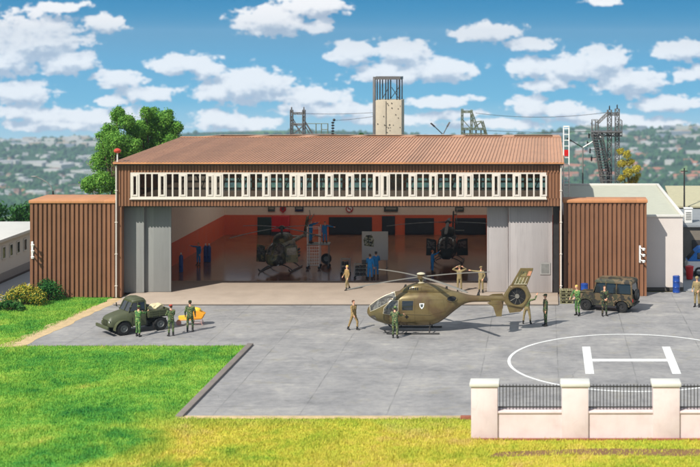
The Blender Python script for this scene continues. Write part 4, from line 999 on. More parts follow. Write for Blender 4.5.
for sg in (1, -1):
    # windshield halves: on the skin, between centre post and door post
    g = L.patch([P2(369.8, 0)[:1]+(5,), P2(395, 0)[:1]+(5,), P2(397, 0)[:1]+(50,), P2(371.5, 0)[:1]+(84,)], sg, .012, 14, ang=True).build('windshield', 'cockpit_glass', EC)
    frame_line(L, [P2(369.8, 0)[:1]+(5,), P2(395, 0)[:1]+(5,), P2(397, 0)[:1]+(50,), P2(371.5, 0)[:1]+(84,)], sg, .018, ang=True).build('window_frame', 'light_khaki', g)
    g = L.patch(q((371.5, 314.5), (376, 313.2), (378, 318), (373, 317)), sg, .012).build('chin_window', 'cockpit_glass', EC)
    # front door and window, rear door and window
    d = frame_line(L, q((383.5, 305), (392, 297), (401, 297), (401, 319), (386, 319)), sg, .012, .006).build('front_door', 'heli_skin', EC)
    L.patch(q((385.5, 305.6), (392.5, 298.5), (399.5, 298.5), (399.5, 308)), sg, .012, 10).build('door_window', 'cockpit_glass', d)
    L.patch(q((385.5, 305.9), (399.5, 308.3), (393, 312), (384.6, 311)), sg, .012, 10).build('door_window', 'cockpit_glass', d)
    frame_line(L, q((384.6, 311), (385.5, 305.6), (392.5, 298.3), (399.6, 298.3), (399.6, 308.2), (393, 312.2)), sg, .017, .014).build('window_frame', 'light_khaki', d)
    MB().box(-.08, .08, -.02, .02, -.02, .02, M=T(*L.side(*P2(398.5, 313), sg, .02))).build('door_handle', 'steel_dark', d)
    d = frame_line(L, q((402.5, 297), (416, 297), (416, 319), (402.5, 319)), sg, .012, .006).build('rear_door', 'heli_skin', EC)
    L.patch(q((403.5, 298.5), (414.5, 298.5), (414, 307.5), (403.5, 307.5)), sg, .012, 8).build('door_window', 'dark_glass', d)
    g = MB(); cx_, cz_ = P2(408, 314.2); P_ = L.side(cx_, cz_, sg, .014)
    for a_ in (0, 90):
        L.patch([(cx_-(.11 if a_ else .035), cz_-(.035 if a_ else .11)), (cx_+(.11 if a_ else .035), cz_-(.035 if a_ else .11)), (cx_+(.11 if a_ else .035), cz_+(.035 if a_ else .11)), (cx_-(.11 if a_ else .035), cz_+(.035 if a_ else .11))], sg, .014+.002*(a_ > 0), 3, g)
    g.build('cross_marking', 'black_plastic', EC)
    sx0, sz0 = P2(423, 303.6)
    g = L.patch([(sx0+.15, sz0+.17), (sx0-.15, sz0+.17), (sx0-.12, sz0-.04), (sx0+.12, sz0-.04)], sg, .014, 4)
    L.patch([(sx0+.12, sz0-.04), (sx0-.12, sz0-.04), (sx0-.01, sz0-.17), (sx0+.01, sz0-.17)], sg, .014, 4, g)
    e = g.build('shield_emblem', 'sign_white', EC)
    g = L.patch([(sx0+.09, sz0+.12), (sx0-.09, sz0+.12), (sx0-.06, sz0-.06), (sx0+.06, sz0-.06)], sg, .018, 3); g.build('emblem_centre', 'sign_dark', e)
    # engine air intake: dark oval behind a raised ring
    ix, iz = P2(452.5, 297); ring = MB(); inn = MB(); pts = []
    for k in range(20):
        t = 2*PI*k/20; pts.append(L.side(ix+.30*math.cos(t), iz+.17*math.sin(t), sg, .015))
    c_ = L.side(ix, iz, sg, .02); inn.add([c_]+pts, [(0, 1+k, 1+(k+1) % 20) for k in range(20)]); ring.tube(pts+[pts[0]], .035, 6)
    ii = inn.build('exhaust', 'black_plastic', EC); ring.build('exhaust_ring', 'heli_skin', ii)
    g = MB(); g.tube([L.side(*P2(a_, b_), sg, .012) for a_, b_ in ((403, 311), (410, 311.3), (420, 311.8), (432, 312.3))], .022, 5); g.build('side_rail', 'heli_skin', EC)
    frame_line(L, q((430, 297.5), (444, 297.5), (446, 309), (430, 312)), sg, .010, .004).build('cargo_panel', 'heli_skin', EC)
# engine cowling on the roof
cs = []
for px, yt, yb, w in ((400, 290.3, 293, .15), (403, 288, 293, .32), (408, 285.3, 293, .44), (414, 283.4, 293, .5), (421, 282.8, 293, .52), (430, 283.6, 293, .52), (438, 285.6, 293, .5), (445, 288, 293, .44), (451, 290.2, 294, .3), (455, 291.8, 294, .15)):
    x, zt = P2(px, yt); _, zb = P2(px, yb); cs.append((x, zt, zb, w))
LC = Loft(cs, 2.8); cow = LC.mesh(40, 32).build('engine_cowling', 'heli_skin', EC)
for sg in (1, -1):
    g = MB()
    for k in range(5):
        px = 409+k*2.2; LC.patch(q((px, 285.9+.1*k), (px+1.2, 285.7), (px+1.2, 288.6), (px, 288.6)), sg, .012, 2, g)
    g.build('air_intake', 'black_plastic', cow)
    g = frame_line(LC, q((422, 285), (434, 285.8), (434, 288.8), (422, 288.8)), sg, .012, .008).build('access_panel', 'heli_skin', cow)
rotor(EC, (0, 0, 3.30), 5.1, R(37), 'blade_grey', droop=.22, chord=.14)
skids(EC, 1.85, -1.15, .98, .06, .52, 'blade_dark')
for (px, y_, h_) in ((405, 0, .16), (446, .0, .2), (478, 0, .22)):
    xx, _ = P2(px, 0); zt_ = L.at(xx)[0] if px != 405 else LC.at(xx)[0]
    mb = MB(); mb.prism([(xx-.12, zt_-.04), (xx+.1, zt_-.04), (xx+.0, zt_+h_), (xx-.1, zt_+h_)], -.015, .015); mb.build('antenna', 'blade_dark', EC)
mb = MB()
for k in range(4): a = 2*PI*k/4+R(37); mb.tube([(.1*math.cos(a+.5), .1*math.sin(a+.5), 2.98), (.2*math.cos(a+.35), .2*math.sin(a+.35), 3.26)], .02, 5)
mb.lathe([(.2, 2.93), (.22, 2.97), (.16, 3.0), (.08, 3.02)], 18); mb.build('swash_plate', 'light_khaki', EC)
mb = MB(); mb.lathe([(.02, 3.44), (.2, 3.46), (.26, 3.5), (.2, 3.56), (.04, 3.6)], 20); mb.build('hub_cap', 'light_khaki', EC)
for px in (386, 392):
    xx, zz_ = P2(px, 322); mb = MB(); mb.ball((xx, 0, L.at(xx)[1]-.03), (.1, .1, .08)); mb.build('belly_light', 'white_metal', EC)
# tail: stabiliser with end plates, fan shroud, fin
mb = MB(); mb.box(P2(500, 0)[0], P2(491, 0)[0], -1.25, 1.25, P2(0, 300)[1]-.02, P2(0, 300)[1]+.03, bev=.015); st = mb.build('stabilizer', 'heli_skin', EC)
for sg in (1, -1):
    mb = MB(); mb.prism([P2(488, 299), (P2(492, 297.5)), P2(502, 297), P2(503.5, 301), P2(502.3, 312.3), P2(497, 312.3), P2(494, 303)], sg*1.2-.03, sg*1.2+.03); mb.build('end_plate', 'heli_skin', st)
hexo = [P2(502, 297.5), P2(510, 285), P2(526.5, 285), P2(531.3, 296.3), P2(524, 308), P2(506.8, 305)]
fc = P2(517.3, 296); n = 32; fr = .52
def hexpt(t):
    d = (math.cos(t), math.sin(t)); best = 1e9
    for i in range(6):
        a, b_ = hexo[i], hexo[(i+1) % 6]; ex, ey = b_[0]-a[0], b_[1]-a[1]; den_ = d[0]*ey-d[1]*ex
        if abs(den_) < 1e-9: continue
        r_ = ((a[0]-fc[0])*ey-(a[1]-fc[1])*ex)/den_; u = ((a[0]-fc[0])*d[1]-(a[1]-fc[1])*d[0])/den_
        if r_ > 0 and -.001 <= u <= 1.001: best = min(best, r_)
    return best
vs = []
for k in range(n):
    t = 2*PI*k/n; r_ = hexpt(t)
    for rr, yy in ((r_, -.13), (r_, .13), (r_*.55+fr*.45, .2), (fr+.04, .19), (fr, .14), (fr, -.14), (fr+.04, -.19), (r_*.55+fr*.45, -.2)): vs.append((fc[0]+rr*math.cos(t), yy, fc[1]+rr*math.sin(t)))
mb = MB(); mb.add(vs, [(k*8+j, k*8+(j+1) % 8, ((k+1) % n)*8+(j+1) % 8, ((k+1) % n)*8+j) for k in range(n) for j in range(8)]); mb.build('fan_shroud', 'heli_skin', EC)
mb = MB(); Mf = T(fc[0], 0, fc[1]) @ Matrix.Rotation(R(90), 4, 'X')
mb.lathe([(.13, -.1), (.15, 0), (.13, .12), (.04, .15)], 14, 0, Mf)
for k in range(9):
    a = 2*PI*k/9+.2; ca, sa = math.cos(a), math.sin(a); mb.add([(fc[0]+.12*ca-.04*sa, -.04, fc[1]+.12*sa+.04*ca), (fc[0]+.12*ca+.04*sa, .04, fc[1]+.12*sa-.04*ca), (fc[0]+.5*ca+.06*sa, .05, fc[1]+.5*sa-.06*ca), (fc[0]+.5*ca-.06*sa, -.05, fc[1]+.5*sa+.06*ca)], [(0, 1, 2, 3)])
mb.build('tail_fan', 'blade_grey', EC)
mb = MB(); mb.lathe([(.53, -.03), (.53, .0)], 28, 0, Mf); mb.build('fan_recess', 'black_plastic', EC)
mb = MB(); mb.prism([P2(510.5, 285.3), P2(520.5, 268), P2(533.3, 268), P2(533, 270), P2(527, 285.3)], -.075, .075, inset=(.06, .03)); fin = mb.build('tail_fin', 'heli_skin', EC)
for sg in (1, -1):
    g = MB(); random.seed(5)
    for (a, b_, c_, d_) in (((513.5, 283.5), (521.5, 270), (523, 270), (515, 283.5)), ((515.5, 283.5), (519.5, 277), (524.5, 277), (524, 283.5)), ((520.5, 276), (524, 270.5), (527, 270.5), (526, 276))):
        pts = [P2(*p) for p in (a, b_, c_, d_)]; g.add([(p[0], sg*.079, p[1]) for p in pts], [(0, 1, 2, 3)])
    g.build('fin_panel', 'camo_heli', fin)
    g = MB(); pts = [P2(*p) for p in ((526.8, 275.5), (529, 270.8), (532, 270.8), (530.4, 275.5))]
    g.add([(p[0], sg*.081, p[1]) for p in pts], [(0, 1, 2, 3)]); g.build('fin_marking', 'faded_orange', fin)
    g = MB()
    for k in range(4):
        g.tube([(P2(515+k*3.2, 283.5)[0], sg*.083, P2(0, 283.5)[1]), (P2(518+k*3.2, 277)[0], sg*.083, P2(0, 277)[1])], .02, 5)
    g.tube([(P2(514, 283.8)[0], sg*.083, P2(0, 283.8)[1]), (P2(527, 283.8)[0], sg*.083, P2(0, 283.8)[1])], .02, 5)
    g.build('fin_rib', 'light_khaki', fin)
mb = MB(); mb.prism([P2(506.8, 304.9), P2(524, 307.8), P2(520.5, 311.5), P2(509.5, 312.8)], -.06, .06, inset=(.05, .02)); mb.build('lower_fin', 'heli_skin', EC)
# ---- light attack helicopters inside the hangar, noses towards the apron
def bo(label, X, Y, rz, ang, skin, sc=1.0, doors=True):
    t = thing('helicopter', label, 'helicopter', (X, Y, .12), rz)
    t.scale = (sc, sc, sc)
    S = [(2.45, 1.05, .98, .05), (2.4, 1.22, .82, .26), (2.2, 1.5, .62, .5), (1.8, 1.86, .48, .7), (1.3, 2.15, .42, .78), (.7, 2.28, .4, .8), (0, 2.3, .42, .8), (-.8, 2.28, .5, .76), (-1.6, 2.15, .8, .62), (-2.1, 2.0, 1.3, .42), (-2.4, 1.95, 1.6, .22), (-4, 1.95, 1.68, .17), (-6.2, 2.0, 1.8, .1)]
    Lb = Loft(S, 2.4); Lb.mesh(60, 36).build('fuselage', skin, t)
    for sg in (1, -1):
        g = Lb.patch([(2.32, 5), (1.25, 5), (1.2, 50), (2.05, 78)], sg, .012, 10, ang=True).build('windshield', 'cockpit_glass', t)
        frame_line(Lb, [(2.32, 5), (1.25, 5), (1.2, 50), (2.05, 78)], sg, .022, ang=True).build('window_frame', skin, g)
        Lb.patch([(2.3, 100), (1.8, 96), (1.75, 128), (2.25, 135)], sg, .012, 8, ang=True).build('chin_window', 'cockpit_glass', t)
        Lb.patch([(1.1, 1.3), (.1, 1.3), (.1, 2.0), (1.1, 1.95)], sg, .012, 6).build('side_window', 'dark_glass', t)
        if doors:   # cockpit door standing open
            mb = MB(); M = T(1.5, sg*.82, 0) @ rotz(sg*R(-62)+ (0 if sg > 0 else 0))
            mb.prism([(0, .75), (0, 1.9), (-.15, 2.0), (-.9, 2.05), (-.95, .7)], -.02, .02, 0, M); dd = mb.build('cockpit_door', skin, t)
            mb = MB(); mb.prism([(-.1, 1.3), (-.1, 1.82), (-.8, 1.9), (-.82, 1.3)], -.025, .025, 0, M); mb.build('door_window', 'cockpit_glass', dd)
        mb = MB()   # missile tube rack on each side
        for kz in (0, 1, 2): mb.tube([(.7, sg*(1.12+.0*kz), .95+.24*kz), (-.9, sg*1.12, .95+.24*kz)], .09, 10)
        mb.box(-.2, .2, sg*1.1-.1, sg*1.1+.1, .8, 1.55); mb.tube([(0, sg*.7, 1.3), (0, sg*1.12, 1.3)], .05, 6); mb.build('weapon_rack', 'truck_dark', t)
        mb = MB(); mb.ball((1.9, sg*.34, .62), (.1, .1, .1), 0, 2); mb.build('landing_light', 'sign_white', t)
    Lc = Loft([(1.15, 2.2, 2.05, .2), (.9, 2.48, 2.0, .42), (.4, 2.72, 2.0, .52), (-.4, 2.78, 2.0, .54), (-1.2, 2.6, 2.0, .48), (-1.9, 2.2, 2.0, .25)], 2.7); Lc.mesh(24, 24).build('engine_cowling', skin, t)
    rotor(t, (0, 0, 3.18), 4.9, ang, 'blade_dark', hubmat='steel_dark', droop=.3, chord=.13)
    skids(t, 1.6, -1.3, 1.2, .06, .5, 'steel_dark')
    mb = MB(); mb.box(-5.2, -4.6, -1.0, 1.0, 1.82, 1.87, bev=.01); mb.build('stabilizer', skin, t)
    mb = MB(); mb.prism([(-5.3, 1.8), (-6.2, 3.3), (-6.7, 3.3), (-6.2, 1.8)], -.05, .05, inset=(.05, .02)); mb.build('tail_fin', skin, t)
    mb = MB(); mb.tube([(-6.4, .05, 3.0), (-6.4, .3, 3.0)], .05, 8)
    for a in (0, PI/2): mb.box(-.9, .9, -.01, .01, -.06, .06, M=T(-6.4, .28, 3.0) @ Matrix.Rotation(a+.4, 4, 'Y'))
    mb.build('tail_rotor', 'blade_grey', t)
    return t
H1X, H1Y = GP(278, 272, .12)
bo('dark camouflaged helicopter with open cockpit doors on the left side of the hangar', H1X, H1Y+1.5, R(-98), R(57), 'camo_heli')
H2X, H2Y = GP(448, 262, .12)
bo('dark helicopter standing nose-out in the right half of the hangar', H2X, H2Y, R(-90), R(2), 'truck_dark', 1.0, True)
# ---- things standing in the hangar
def wheelie(t, pts, r=.09, mat='rubber'):
    for (x, y) in pts:
        mb = MB(); mb.lathe([(.02, -.03), (r*.8, -.03), (r, -.02), (r, .02), (r*.8, .03), (.02, .03)], 14, 0, T(x, y, r) @ Matrix.Rotation(R(90), 4, 'X')); mb.build('wheel', mat, t)
gx, gy = GP(314, 268, .12)
t = thing('scaffold', 'pale grey wheeled work scaffold with two mechanics beside the left helicopter', 'scaffold', (gx, gy, .12), R(4))
mb = MB()
for (x, y) in ((-.45, -.6), (.45, -.6), (-.45, .6), (.45, .6)): mb.box(x-.03, x+.03, y-.03, y+.03, .16, 3.3 if y > 0 or x < 0 else 3.3)
mb.build('post', 'white_metal', t)
mb = MB()
for k in range(7): mb.box(-.42, .42, -.62, -.58, .3+k*.24, .34+k*.24)
for xx in (-.26, -.09, .09, .26): mb.box(xx-.012, xx+.012, -.615, -.585, .3, 1.8)
mb.build('ladder', 'white_metal', t)
mb = MB(); mb.box(-.5, 1.25, -.65, .65, 1.86, 1.93, bev=.01); mb.build('platform', 'steel_grey', t)
mb = MB(); mb.box(-.5, .5, .6, .64, 2.5, 2.54); mb.box(-.5, .5, .6, .64, 2.95, 2.99); mb.box(-.5, -.46, -.6, .6, 2.95, 2.99); mb.box(-.45, .45, -.64, -.6, 3.26, 3.3); mb.build('guard_rail', 'white_metal', t)
mb = MB(); mb.tube([(1.15, -.5, .2), (1.15, -.5, 1.86)], .03, 6); mb.tube([(1.15, .5, .2), (1.15, .5, 1.86)], .03, 6); mb.build('outer_leg', 'steel_grey', t)
wheelie(t, [(-.45, -.6), (.45, -.6), (-.45, .6), (.45, .6), (1.15, -.5), (1.15, .5)], .12)
build_person('upper blue mechanic working high on the scaffold at the rotor of the left helicopter', gx-.25, gy, R(70), dict(uar=(-.3, -.9, .3), far=(0, -.9, .5), ual=(.3, -.8, .2), fal=(0, -.9, .4)), 'blue_cloth', head='hair', headmat='red_hair', group=MG, z=2.06)
build_person('blue mechanic at the right end of the scaffold platform holding out one arm', gx+.85, gy, R(20), dict(ual=(.9, -.4, -.2), fal=(.9, -.5, -.1), uar=(-.2, -.2, -1)), 'blue_cloth', head='hair', headmat='brown_hair', group=MG, z=2.06, h=1.65)
gx, gy = GP(325, 264, .12)
t = thing('spare_wheel', 'dark spare wheel leaning upright right of the scaffold', 'wheel', (gx+.1, gy, .12))
M = T(0, 0, .42) @ Matrix.Rotation(R(90), 4, 'X')
mb = MB(); mb.lathe([(.22, -.08), (.38, -.09), (.42, -.05), (.42, .05), (.38, .09), (.22, .08), (.22, -.08)], 24, 0, M, cap=False); mb.build('tyre', 'rubber', t)
mb = MB(); mb.lathe([(.03, -.05), (.2, -.06), (.22, 0), (.2, .06), (.03, .05)], 20, 0, M); mb.build('rim', 'rim_grey', t)
gx, gy = GP(375, 268, .12)
t = thing('partition', 'pale free-standing partition board with a camouflage pattern sheet, behind two mechanics', 'board', (gx, gy, .12))
w = 1.02; mb = MB(); mb.box(-w, w, -.04, .04, .62, 2.85, bev=.015); mb.build('panel', 'white_render', t)
camo('camo_sheet', [(222, 220, 200), (40, 44, 34), (150, 140, 90), (90, 96, 60)], 6)
mb = MB(); mb.add([(-.82, -.046, 1.75), (-.1, -.046, 1.65), (-.05, -.046, 2.2), (-.25, -.046, 2.6), (-.7, -.046, 2.55), (-.9, -.046, 2.2)], [(0, 1, 2, 3, 4, 5)]); mb.build('pinned_sheet', 'camo_sheet', t)
for sg in (-1, 1):
    mb = MB(); mb.box(sg*(w-.1)-.03, sg*(w-.1)+.03, -.03, .03, .05, .62); mb.box(sg*(w-.1)-.04, sg*(w-.1)+.04, -.35, .35, 0, .05); mb.build('foot', 'steel_grey', t)
def trolley(px, py, w, h, nsh, label, deck='black_plastic'):
    gx, gy = GP(px, py, .12); t = thing('tool_trolley', label, 'trolley', (gx, gy+.3, .12), 0, 'tool trolleys by the partition'); mb = MB()
    for x in (-w, w-.04):
        for y in (-.25, .21): mb.box(x, x+.04, y, y+.04, .14, h)
    mb.build('frame', 'steel_grey', t)
    for k in range(nsh):
        z = .2+k*(h-.3)/(nsh-1); mb = MB(); mb.box(-w+.045, w-.045, -.24, .24, z, z+.04, bev=.008); mb.build('shelf', 'steel_grey', t)
        if k < nsh-1:
            mb = MB()
            for i in range(3): mb.box(-w+.1+i*(2*w-.2)/3, -w+.04+(i+1)*(2*w-.2)/3, -.2, .18, z+.042, z+.042+(h-.3)/(nsh-1)*random.uniform(.4, .75), bev=.01)
            mb.build('tool_box', deck, t)
    wheelie(t, [(-w+.05, -.22), (w-.05, -.22), (-w+.05, .22), (w-.05, .22)], .07); return t
trolley(360.5, 279, .5, 1.15, 4, 'dark wheeled tool trolley stacked with boxes beside the two mechanics')
t = trolley(345, 275, .36, 1.25, 3, 'small grey-topped tool trolley behind the walking blond soldier')
mb = MB(); mb.box(-.25, .25, -.15, .2, 0, .32, bev=.03); mb.box(-.2, .2, -.16, -.15, .1, .25); o = mb.build('crate', 'dark_gate', None, loc=(PX(359, 97.5), GP(360.5, 279, .12)[1]+.3, .12+1.05+.0)); tag(o, 'dark equipment case on top of the dark tool trolley', 'case')
for i, (px, py, lab) in enumerate(((181, 272, 'dark blue gas cylinder nearest the left sliding door inside the hangar'), (205.5, 262, 'blue gas cylinder left of the pair behind the left-wall mechanic'), (209, 262, 'blue gas cylinder right of the pair behind the left-wall mechanic'))):
    gx, gy = GP(px, py, .12); t = thing('gas_cylinder', lab, 'gas cylinder', (gx, gy, .12), 0, 'blue cylinders along the left inner wall')
    mb = MB(); mb.lathe([(.01, 0), (.15, .01), (.16, .05), (.16, 1.15), (.13, 1.27), (.05, 1.33), (.03, 1.34)], 18); mb.build('tank', 'blue_drum', t)
    mb = MB(); mb.lathe([(.03, 1.335), (.03, 1.4), (.07, 1.41), (.07, 1.46), (.02, 1.47)], 12); mb.build('valve', 'white_metal', t)
# ================================================================== truck
def wheel(root, x, y, r, w, rim='rim_grey', sg=1, name='wheel'):
    wt = MB(); M = T(x, y, r) @ Matrix.Rotation(R(-90)*sg, 4, 'X')
    wt.lathe([(r*.56, -w/2), (r*.9, -w/2), (r, -w*.36), (r, w*.36), (r*.9, w/2), (r*.56, w/2), (r*.56, -w/2)], 28, 0, M, cap=False)
    for k in range(22):
        a = 2*PI*k/22; wt.box(-.028, .028, -.03, .02, -w*.42, w*.42, 0, M @ rotz(a) @ T(0, r-.005, 0))
    o = wt.build(name, 'rubber', root)
    rm = MB(); rm.lathe([(.01, -w*.3), (r*.5, -w*.3), (r*.57, -w*.1), (r*.57, w*.4), (r*.5, w*.42), (r*.44, w*.22), (r*.2, w*.16), (r*.16, w*.36), (.02, w*.38)], 22, 0, M)
    for k in range(6): a = 2*PI*k/6; rm.ball((r*.32*math.cos(a), r*.32*math.sin(a), w*.2), .022, 0, 1, M)
    rm.build('rim', rim, o); return o
fx, fy = GP(123.5, 335.2); rx_, ry_ = GP(160, 330.0)
hd_ = math.atan2(fy-ry_, fx-rx_); dirv = Vector((math.cos(hd_), math.sin(hd_), 0)); leftv = Vector((-dirv.y, dirv.x, 0))
wb_ = math.hypot(fx-rx_, fy-ry_); half = .82
orig = Vector((fx, fy, 0))-leftv*half  # middle of the front axle (near side is the vehicle's left)
TR = thing('truck', 'dark green military flatbed truck with a cream bundle on its bed', 'truck', tuple(orig), hd_)
rw = .43
for x in (0, -wb_):
    for sg in (1, -1): wheel(TR, x, sg*half, rw, .27, 'rim_grey', sg)
mb = MB(); mb.box(-wb_-.6, .5, -.38, -.28, .5, .66); mb.box(-wb_-.6, .5, .28, .38, .5, .66)
for x in (0, -wb_): mb.tube([(x, -.7, rw), (x, .7, rw)], .06, 8); mb.ball((x, 0, rw), .16)
mb.box(-1.6, -.9, .45, .75, .42, .75, bev=.03); mb.box(-1.6, -.9, -.75, -.45, .42, .75, bev=.03)
mb.build('chassis', 'truck_dark', TR)
# hood + cab body as lofted box sections (x, z bottom, z top, half width bottom, half width top)
def sect_body(mb, S, mi=0, M=None):
    vs = []; 
    for x, zb, zt, wb2, wt2 in S:
        r_ = min(.12, (zt-zb)*.25)
        vs += [(x, -wb2, zb), (x, -wb2, zb+(zt-zb)*.45), (x, -wt2, zt-r_), (x, -wt2+r_*.9, zt), (x, wt2-r_*.9, zt), (x, wt2, zt-r_), (x, wb2, zb+(zt-zb)*.45), (x, wb2, zb)]
    n = 8; fs = [(i*n+k, i*n+(k+1) % n, (i+1)*n+(k+1) % n, (i+1)*n+k) for i in range(len(S)-1) for k in range(n)]+[tuple(range(n-1, -1, -1)), tuple((len(S)-1)*n+k for k in range(n))]
    mb.add(vs, fs, mi, True, M)
mb = MB(); sect_body(mb, [(.80, .62, 1.0, .60, .46), (.74, .58, 1.12, .64, .52), (.6, .56, 1.2, .66, .56), (.1, .56, 1.34, .70, .62), (-.35, .56, 1.42, .78, .68)])
hood = mb.build('hood', 'truck_green', TR)
mb = MB(); sect_body(mb, [(-.35, .5, 1.42, .80, .72), (-.5, .5, 1.46, .82, .76), (-1.35, .5, 1.46, .82, .78), (-1.45, .5, 1.44, .80, .76)])
mb.build('cab', 'truck_green', TR)
mb = MB(); sect_body(mb, [(-.62, 1.98, 2.12, .66, .56), (-.7, 1.98, 2.2, .70, .62), (-1.0, 1.98, 2.26, .72, .64), (-1.35, 1.98, 2.22, .71, .62), (-1.47, 1.98, 2.1, .68, .58)])
mb.build('cab_roof', 'truck_green', TR)
mb = MB()
for sg in (-1, 1):
    mb.tube([(-.36, sg*.70, 1.42), (-.63, sg*.64, 2.02)], .035, 6); mb.tube([(-.92, sg*.76, 1.44), (-.95, sg*.69, 2.02)], .035, 6); mb.tube([(-1.43, sg*.74, 1.42), (-1.43, sg*.67, 2.02)], .05, 6)
mb.tube([(-.34, 0, 1.44), (-.63, 0, 2.06)], .022, 6); mb.box(-1.46, -1.42, -.64, .64, 1.42, 1.6); mb.build('window_pillar', 'truck_green', TR)
mb = MB(); mb.add([(-.38, -.66, 1.45), (-.38, .66, 1.45), (-.64, .61, 2.0), (-.64, -.61, 2.0)], [(0, 1, 2, 3)]); mb.build('windshield', 'dark_glass', TR)
for sg in (-1, 1):
    mb = MB(); mb.add([(-.45, sg*.735, 1.46), (-.9, sg*.745, 1.46), (-.92, sg*.675, 1.98), (-.66, sg*.665, 1.98)], [(0, 1, 2, 3)]); mb.build('side_window', 'dark_glass', TR)
    mb = MB(); mb.add([(-.95, sg*.745, 1.46), (-1.4, sg*.735, 1.46), (-1.4, sg*.67, 1.98), (-.97, sg*.68, 1.98)], [(0, 1, 2, 3)]); mb.build('side_window', 'dark_glass', TR)
    # door outline and handle
    mb = MB(); y = sg*.826
    mb.box(-.93, -.915, y-.008, y+.008, .6, 1.1); mb.box(-.55, -.535, y-.008, y+.008, .6, 1.1); mb.box(-.93, -.535, y-.008, y+.008, .585, .6); d = mb.build('door', 'truck_dark', TR)
    MB().box(-.9, -.8, y-.02, y+.025, 1.12, 1.15).build('handle', 'steel_dark', d)
    # arched fender over each wheel
    mb = MB(); prof = []
    for k in range(11): a = R(-8+k*18.5); prof.append((math.cos(a)*.56, rw+math.sin(a)*.56))
    vs = []
    for (px_, pz_) in prof:
        for yy in (sg*.60, sg*.97): vs.append((px_, yy, pz_)); vs.append((px_*.95, yy, rw+(pz_-rw)*.95))
    fs = []
    for k in range(10): o_ = k*4; fs += [(o_, o_+4, o_+6, o_+2), (o_+1, o_+3, o_+7, o_+5), (o_+2, o_+6, o_+7, o_+3), (o_, o_+1, o_+5, o_+4)]
    mb.add(vs, fs, 0, True); mb.build('front_fender', 'truck_green', TR)
    mb = MB(); mb.lathe([(.01, 0), (.10, 0), (.12, .03), (.12, .07), (.1, .06), (.02, .05)], 18, 0, T(.70, sg*.5, .86) @ Matrix.Rotation(R(90), 4, 'Y')); hl = mb.build('headlight', 'truck_dark', TR)
    mb = MB(); mb.lathe([(.01, .052), (.09, .062), (.09, .075), (.01, .09)], 16, 0, T(.70, sg*.5, .86) @ Matrix.Rotation(R(90), 4, 'Y')); mb.build('lens', 'white_metal', hl)
    mb = MB(); mb.tube([(-.38, sg*.75, 1.5), (-.3, sg*1.02, 1.62)], .014, 5); mb.box(-.33, -.30, sg*1.02-.07, sg*1.02+.07, 1.55, 1.8, bev=.01); mb.build('mirror', 'truck_dark', TR)
mb = MB(); mb.box(.78, .815, -.34, .34, .66, .99, bev=.01)
g = mb.build('grille', 'truck_dark', TR); mb = MB()
for k in range(7): mb.box(.816, .83, -.32, .32, .69+k*.042, .705+k*.042)
mb.build('grille_bar', 'truck_green', g)
mb = MB(); mb.box(.92, 1.04, -.92, .92, .46, .68, bev=.04); mb.box(.5, .92, -.36, -.28, .5, .62); mb.box(.5, .92, .28, .36, .5, .62); mb.build('bumper', 'truck_green', TR)
# flat bed with ribbed drop sides
bx0, bx1 = -wb_-.55, -1.55; mb = MB(); mb.box(bx0, bx1, -.92, .92, .92, 1.0, bev=.015); bed = mb.build('bed', 'truck_green', TR)
for sg in (-1, 1):
    mb = MB(); mb.box(bx0, bx1, sg*.92-.025, sg*.92+.025, .96, 1.38, bev=.01); x = bx0+.12
    for zz_ in (1.02, 1.15, 1.28): mb.box(bx0+.05, bx1-.05, sg*.95-.012, sg*.95+.012, zz_, zz_+.05)
    while x < bx1: mb.box(x-.025, x+.025, sg*.955-.015, sg*.955+.015, .94, 1.38); x += .5
    mb.build('side_board', 'truck_green', bed)
for x in (bx0, bx1): mb = MB(); mb.box(x-.02, x+.02, -.9, .9, 1.0, 1.38 if x == bx0 else 1.62, bev=.008); mb.build('end_board', 'truck_green', bed)
mb = MB()
for sg in (-1, 1): mb.box(-wb_-.5, -wb_+.5, sg*.95-.1, sg*.95+.02, .9, .94)
mb.build('rear_fender', 'truck_dark', TR)
for sg in (-1, 1): mb = MB(); mb.box(bx0-.05, bx0-.01, sg*.75-.08, sg*.75+.08, .75, .88); mb.build('tail_light', 'red_cabinet', TR)
def bundle(label, cat, name, locw, r, mat, seed, lumps=9):
    random.seed(seed); bm = bmesh.new(); bmesh.ops.create_icosphere(bm, subdivisions=4, radius=1)
    ph = [random.uniform(0, 6) for _ in range(6)]
    for v in bm.verts:
        c = v.co; k = 1+.10*math.sin(c.x*4+ph[0])*math.cos(c.y*5+ph[1])+.06*math.sin(c.z*9+ph[2]+c.x*6)+.04*math.sin(c.y*13+ph[3])
        v.co = Vector((math.copysign(abs(c.x)**.8, c.x)*r[0]*k, math.copysign(abs(c.y)**.8, c.y)*r[1]*k, math.copysign(abs(c.z)**.8, c.z)*r[2]*k))
    mb = MB(); mb.bm(bm, 0, True); o = mb.build(name, mat, None, loc=locw); 
    if label: tag(o, label, cat)
    return o
def tw(x, y, z):
    return tuple(orig+dirv*x+leftv*y+Vector((0, 0, z)))
o = bundle('cream cloth bundle lying on the bed of the dark green truck', 'bundle', 'bundle', tw(-2.35, .15, 1.26), (.55, .38, .26), 'cream_cloth', 3); o.rotation_euler = (0, 0, hd_+.5)
o = bundle('dark olive sack behind the cab on the bed of the dark green truck', 'sack', 'sack', tw(-1.95, -.45, 1.22), (.3, .35, .22), 'truck_dark', 4); o.rotation_euler = (0, 0, hd_)
TR.scale = (1, 1, .93)
